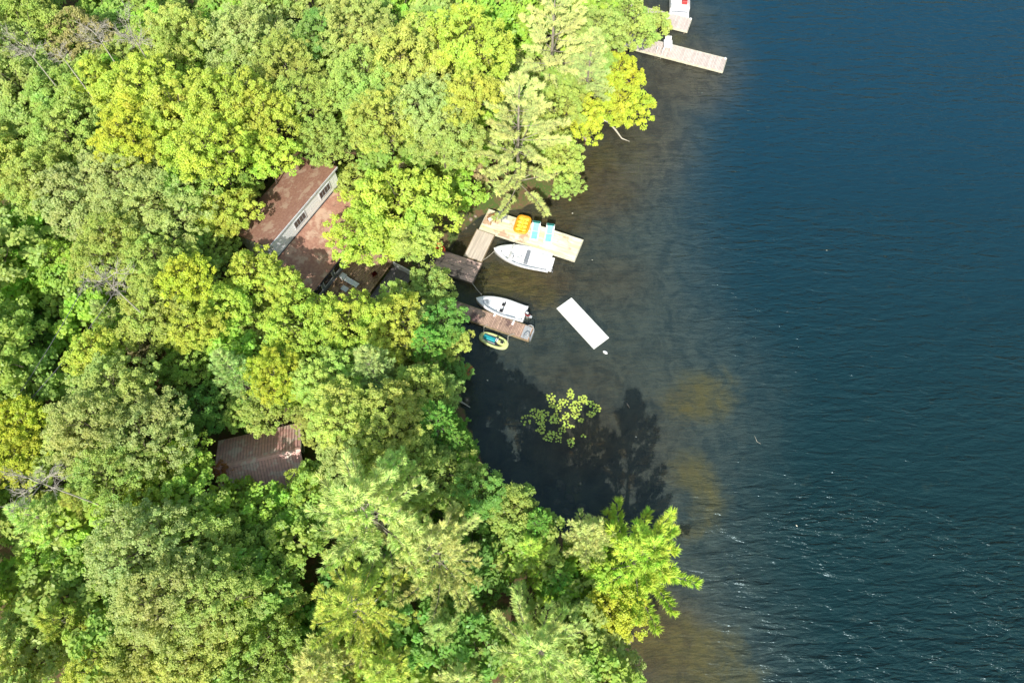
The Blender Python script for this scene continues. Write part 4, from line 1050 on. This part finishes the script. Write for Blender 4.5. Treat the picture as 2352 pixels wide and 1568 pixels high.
# lower lake-side wall
wallbox('lake_wall', W0-1.3, W1-.2, -4.0, -3.85, g, 4.9, M['greywall'])
wallbox('side_wall', W0-1.3, W0-1.15, -3.85, -.05, g, 5.1, M['white'])
wallbox('side_wall', W1-.35, W1-.2, -3.85, .0, g, 5.1, M['white'])
for x0 in (-.9, .7, 2.3, 3.9, 5.8):
    f = MB(); x1 = x0+1.15; z0, z1 = 3.35, 4.55
    f.box(x0-.09, x1+.09, -4.06, -4.0, z0-.09, z0); f.box(x0-.09, x1+.09, -4.06, -4.0, z1, z1+.09); f.box(x0-.09, x0, -4.058, -4.0, z0, z1); f.box(x1, x1+.09, -4.058, -4.0, z0, z1)
    wf = f.build('window', M['trim'], h)
    q = MB(); q.box(x0, x1, -4.03, -4.002, z0, z1); q.build('pane', M['glass'], wf)
b = MB(); b.tube([(W0-1.5, -4.36, 4.86), (W1, -4.36, 4.86)], .07, 8); b.build('gutter', M['black'], h)

# decks in front of the cottage
def ctr(px, py, z): x, y, _ = at(px, py, z); return x, y
t = thing('cottage_deck', 'brown plank deck littered with leaves below the cottage windows', 'deck', (HO.x, HO.y, 0), HA)
b = MB()
for i in range(22): b.box(.1, 6.6, -7.9+i*.17+.01, -7.9+(i+1)*.17-.01, 2.86, 2.9)
b.build('deck_boards', M['deckbrown'], t)
for x in (.3, 3.3, 6.3):
    for y in (-7.6, -4.5): b = MB(); b.box(x-.07, x+.07, y-.07, y+.07, .6, 2.855); b.build('post', M['post'], t)
t = thing('lower_deck', 'dark grey plank deck with a railing between the cottage and the trees', 'deck', (HO.x, HO.y, 0), HA)
b = MB()
for i in range(14): b.box(.4+i*.0, 6.2, -10.25+i*.165+.008, -10.25+(i+1)*.165-.008, 2.42, 2.46)
b.build('deck_boards', M['slate'], t)
for x in (.6, 3.3, 6.0):
    for y in (-10.0, -8.2): b = MB(); b.box(x-.07, x+.07, y-.07, y+.07, .3, 2.415); b.build('post', M['post'], t)
b = MB(); b.box(6.1, 6.2, -10.2, -8.1, 2.47, 3.3); b.build('white_railing', M['trim'], t)
b = MB(); b.box(3.4, 4.5, -10.42, -10.30, 2.1, 3.2); b.build('white_panel', M['trim'], t)
def place(o, px, py, z, rz): x, y, _ = at(px, py, z); o.location = (x, y, z); o.rotation_euler = (0, 0, rz)
t = thing('white_bench', 'long white bench with a boxy end standing on the brown cottage deck', 'bench'); place(t, 805, 650, 2.9, R(-32))
b = MB(); b.box(-1.0, 1.0, -.26, .26, .38, .46, bev=.02); b.build('seat', M['gel'], t)
b = MB(); b.box(-1.0, -.45, -.3, .3, .465, .8, bev=.04); b.build('box_end', M['gel'], t)
for x in (-.85, .85):
    for y in (-.2, .2): b = MB(); b.box(x-.04, x+.04, y-.04, y+.04, 0, .38); b.build('leg', M['gel'], t)
t = thing('side_table', 'small white table beside the white bench', 'table'); place(t, 794, 668, 2.9 if False else 2.6, R(-32))
b = MB(); b.box(-.35, .35, -.25, .25, .42, .47, bev=.01); b.build('table_top', M['gelin'], t)
for x in (-.28, .28):
    for y in (-.18, .18): b = MB(); b.box(x-.03, x+.03, y-.03, y+.03, 0, .42); b.build('leg', M['gelin'], t)
t = thing('deck_chair', 'red chair in the corner of the dark grey deck', 'chair'); place(t, 862, 634, 2.46, R(40))
b = MB(); b.box(-.25, .25, -.25, .25, .38, .44); b.build('seat', M['red'], t)
b = MB(); b.hexa([(-.36, -.25, .95), (-.25, -.25, .44), (-.25, .25, .44), (-.36, .25, .95)], .04); b.build('backrest', M['red'], t)
for x in (-.22, .22):
    for y in (-.22, .22): b = MB(); b.box(x-.025, x+.025, y-.025, y+.025, 0, .38); b.build('leg', M['black'], t)

# ------------------------------------------------------------------ metal-roofed cabin
t = thing('cabin', 'small cabin with a brown ribbed metal roof below the cottage', 'cabin', (-23.75, 14.1, 0), R(13.5))
RL = 6.9; hw = 2.75; zr, ze = 5.6, 4.45
b = MB(); n = 28
b.hexa([(-.3, hw, ze), (-.3, 0, zr), (RL-.3, 0, zr), (RL-.3, hw, ze)], .06, .5)
for i in range(n+1):
    x = -.3+i*(RL-.05)/n; b.hexa([(x, hw, ze+.05), (x, 0.02, zr+.05), (x+.05, 0.02, zr+.05), (x+.05, hw, ze+.05)], .055, .02)
r1 = b.build('roof_slope', M['metalroof'], t)
b = MB(); b.hexa([(-.3, 0, zr), (-.3, -hw, ze), (RL-.3, -hw, ze), (RL-.3, 0, zr)], .06, .5)
for i in range(n+1):
    x = -.3+i*(RL-.05)/n; b.hexa([(x, -.02, zr+.05), (x, -hw, ze+.05), (x+.05, -hw, ze+.05), (x+.05, -.02, zr+.05)], .055, .02)
b.build('roof_slope', M['metalroof'], t)
b = MB(); b.hexa([(-.32, .22, zr-.01), (-.32, 0, zr+.11), (RL-.28, 0, zr+.11), (RL-.28, .22, zr-.01)], .04, .7); b.hexa([(-.32, 0, zr+.11), (-.32, -.22, zr-.01), (RL-.28, -.22, zr-.01), (RL-.28, 0, zr+.11)], .04, .7); b.build('ridge_cap', M['metalroof'], t)
b = MB(); b.box(RL-.3, RL-.25, .1, hw, ze-.02, ze+.02)
b.add([(RL-.28, hw, ze-.1), (RL-.28, 0, zr-.1), (RL-.28, 0, zr+.06), (RL-.28, hw, ze+.06), (RL-.24, hw, ze-.1), (RL-.24, 0, zr-.1), (RL-.24, 0, zr+.06), (RL-.24, hw, ze+.06)], [(0, 1, 2, 3), (7, 6, 5, 4), (3, 2, 6, 7), (0, 4, 5, 1)])
b.build('bargeboard', M['beige'], t)
wb = MB(); wb.box(0, RL-.75, -hw+.35, hw-.35, 1.2, ze-.02)
wb.add([(RL-.75, -hw+.35, ze-.02), (RL-.75, hw-.35, ze-.02), (RL-.75, 0, zr-.12), (0, -hw+.35, ze-.02), (0, hw-.35, ze-.02), (0, 0, zr-.12)], [(0, 1, 2), (5, 4, 3)])
wb.build('wall', M['greywall'], t)
f = MB(); f.box(RL-.745, RL-.70, -.55, .55, 2.9, 3.9); wf = f.build('window', M['trim'], t)
f = MB(); f.box(RL-.70, RL-.685, -.48, .48, 2.97, 3.83); f.build('pane', M['glass'], wf)

# ------------------------------------------------------------------ odds and ends on the shore
def crumple(name, label, px, py, z, sx, sy, sz, m, cat, rz=0, seed=1):
    g = np.random.default_rng(seed); b = MB(); rings = []
    for i in range(9):
        v = i/8; row = []
        for j in range(18):
            a = 2*math.pi*j/18; r = math.sin(v*math.pi/2+.0)*(1+.18*math.sin(3*a+seed)+.08*g.normal())
            row.append((sx*r*math.cos(a), sy*r*math.sin(a), sz*(math.cos(v*math.pi/2))*(1+.18*g.normal())+.02))
        rings.append(row)
    b.loft(rings, .5, True); o = b.build(name, m); x, y, _ = at(px, py, z); o.location = (x, y, z); o.rotation_euler = (0, 0, rz)
    return tag(o, label, cat)
crumple('tarp_bundle', 'crumpled turquoise tarp heaped by the shore dock', 974, 569, .9, .75, .62, .55, M['tarp'], 'tarp', .3, 3)
crumple('tarp_bundle', 'smaller blue-green tarp bundle between the turquoise tarp and the orange chair', 992, 577, .8, .45, .5, .4, M['tarp'], 'tarp', .8, 5)
dockchair('orange-red chair at the shore end of the weathered dock', 1013, 578, R(-60), M['orgred'], M['orgred'], .62)
def tyre(label, px, py, z):
    b = MB(); b.tube([(.26*math.cos(i*.4488), .26*math.sin(i*.4488), .09) for i in range(14)], .09, 8, closed=True)
    o = b.build('tyre', M['rubber']); x, y, _ = at(px, py, z); o.location = (x, y, z); tag(o, label, 'tyre')
tyre('black tyre lying on the bank at the left end of the weathered dock', 967, 598, .75)
def rock(px, py, r, label, seed, z=None, m='rock'):
    g = np.random.default_rng(seed); b = MB(); rings = []; n = 10
    for i in range(7):
        v = i/6*math.pi; rings.append([(r*math.sin(v)*math.cos(a)*(1+.16*math.sin(2*a+seed)+.1*g.normal()), r*.8*math.sin(v)*math.sin(a)*(1+.1*g.normal()), r*.6*math.cos(v)) for a in [6.2832*j/n for j in range(n)]])
    b.loft(rings, g.random(), True); o = b.build('rock', M[m]); x, y, _ = at(px, py, 0); o.location = (x, y, (gz(x, y) if z is None else z)+r*.1); o.rotation_euler = (0, 0, g.uniform(0, 6))
    return tag(o, label, 'rock', 'rocks on the shore')
for i, (x, y, r, lab) in enumerate([(1082, 507, .28, 'pale stone on the bank left of the walkway, largest of its cluster'), (1089, 513, .2, 'small pale stone at the water edge left of the walkway'),
      (1070, 523, .2, 'small tan stone lower on the bank left of the walkway'), (1092, 500, .2, 'tan stone against the inner corner of the swim dock'),
      (1075, 858, .42, 'reddish rock on the left bank of the cove'), (1072, 918, .4, 'reddish rock lower on the left bank of the cove'), (1345, 322, .5, 'grey rock at the water edge under the shore trees'),
      (1350, 318, .3, 'small pale rock beside the grey rock under the shore trees'), (1475, 1432, .4, 'grey rock at the tip of the point'), (1466, 1424, .3, 'small pale rock at the tip of the point'),
      (1438, 1465, .7, 'large dark rock at the bottom shore of the point'), (1400, 1380, .4, 'rusty rock between the trees on the point')]):
    rock(x, y, r, lab, 60+i)
for i, (x, y, r) in enumerate([(1290, 1110, .55), (1310, 1140, .5), (1280, 1150, .45), (1325, 1120, .4), (1335, 1160, .5), (1300, 1172, .4)]):
    o = rock(x, y, r, 'dark sunken boulder on the lake bed of the cove', 90+i, -.75, 'post'); o['group'] = 'sunken boulders in the cove'
def log(name, label, pts, r, m, cat, **kw): b = MB(); b.tube(pts, [r*(1-.75*i/(len(pts)-1)) for i in range(len(pts))], 7); return tag(b.build(name, m), label, cat)
log('fallen_branch', 'bare pale branch reaching down over the water below the leaning yellow tree', [at(1372, 268, 2.2), at(1398, 280, 1.6), at(1415, 300, 1.0), at(1428, 318, .5), at(1446, 325, .1)], .17, M['dead' if 'dead' in M else 'rope'], 'branch')
log('fallen_log', 'short grey log lying in the water at the left bank of the cove', [at(1052, 918, .3), at(1068, 928, .12), at(1080, 935, .02)], .12, M['rope'], 'log')
log('driftwood', 'reddish driftwood stub standing in the shallow water off the point', [at(1436, 922, -.4), at(1441, 928, .05), at(1446, 936, .3)], .10, M['rock'], 'driftwood')
log('driftwood', 'thin pale stick floating in the open water, right of the sand patch', [at(1733, 1000, .02), at(1739, 1014, .03), at(1748, 1019, .02)], .025, M['rope'], 'driftwood')
# power lines over the shaded hollow
def wire(lab, a, c):
    a, c = Vector(at(*a, 12.0)), Vector(at(*c, 12.0)); d = c-a; a2 = a-d*.55; c2 = c+d*.35
    line('power_line', lab, [a2, c2], .028, M['wire'], 'cable', .5, 'power lines over the hollow')
wire('thin grey power line over the shaded hollow, left one of the two', (178, 666), (41, 897))
wire('thin grey power line over the shaded hollow, right one of the two', (222, 716), (88, 887))

# ------------------------------------------------------------------ water lilies
BL = [(1310, 905, 8, 12, 20), (1338, 917, 12, 9, 20), (1322, 934, 15, 12, 40), (1295, 925, 12, 10, 20), (1266, 912, 12, 8, 13), (1268, 926, 9, 9, 11), (1283, 937, 9, 8, 16), (1356, 926, 8, 7, 9), (1371, 938, 9, 8, 12),
      (1358, 951, 11, 6, 11), (1321, 952, 10, 8, 20), (1299, 955, 9, 8, 16), (1276, 956, 9, 7, 12), (1250, 950, 12, 8, 16), (1229, 949, 13, 10, 18), (1208, 962, 12, 14, 12), (1243, 967, 13, 9, 18), (1275, 966, 13, 7, 14),
      (1300, 974, 10, 8, 12), (1245, 985, 9, 10, 14), (1268, 998, 12, 8, 18), (1289, 989, 9, 8, 9), (1258, 1008, 12, 7, 8), (1284, 1010, 8, 7, 12), (1312, 1012, 8, 7, 10), (1311, 1023, 5, 4, 4), (1340, 1000, 5, 4, 4),
      (1334, 965, 6, 4, 5), (1237, 988, 6, 3, 3), (1312, 979, 6, 3, 4)]
def lilymesh(s):
    b = MB(); vs = [(0, 0, .012)]; n = 12
    for i in range(n+1):
        a = .22+(6.2832-.44)*i/n; vs.append((s*math.cos(a), s*math.sin(a), .012+.008*math.sin(a*3)))
    vs2 = [(x, y, z-.012) for x, y, z in vs]
    b.add(vs+vs2, [(0, i+1, i+2) for i in range(n)]+[(i+1, n+2+i+1, n+2+i+2, i+2) for i in range(n)], .5)
    o = b.build('lily_pad', m_lily); me = o.data; bpy.data.objects.remove(o); return me
LM = [lilymesh(s) for s in (.075, .095, .115, .135)]
done = []
for (x, y, a, c, n) in BL:
    n = max(2, int(n*285/sum(b_[4] for b_ in BL)+random.random()))
    k_ = 0; tr_ = 0
    while k_ < n and tr_ < 400 and len(done) < 299:
        tr_ += 1; r = math.sqrt(random.random()); an = random.uniform(0, 6.2832)
        X, Y, _ = at(x+a*r*math.cos(an), y+c*r*math.sin(an), .01)
        if any((X-p)**2+(Y-q)**2 < .19**2 for p, q in done): continue
        done.append((X, Y)); k_ += 1
        o = link('lily_pad', random.choice(LM)); o.location = (X, Y, random.uniform(.004, .02)); o.rotation_euler = (0, 0, random.uniform(0, 6.28))
        tag(o, 'round green water lily leaf floating in the lily patch', 'lily pad', 'lily pads floating in the cove')
print('lilies', len(done))
SP = [(1315, 490), (1360, 597), (1461, 1003), (1899, 575), (1830, 1207), (1120, 873)]
lf = MB(); lf.add([(-.08, 0, 0), (0, -.05, .01), (.09, 0, .02), (0, .05, .01)], [(0, 1, 2, 3)], .5); o = lf.build('floating_leaf', M['cream']); LFM = o.data; bpy.data.objects.remove(o)
for (x, y) in SP:
    o = link('floating_leaf', LFM); o.location = at(x, y, .015); o.rotation_euler = (0, 0, random.uniform(0, 6.28)); s = random.uniform(.8, 1.3); o.scale = (s, s, 1)
    tag(o, 'single small pale leaf floating on the lake', 'leaf', 'fallen leaves floating on the lake')
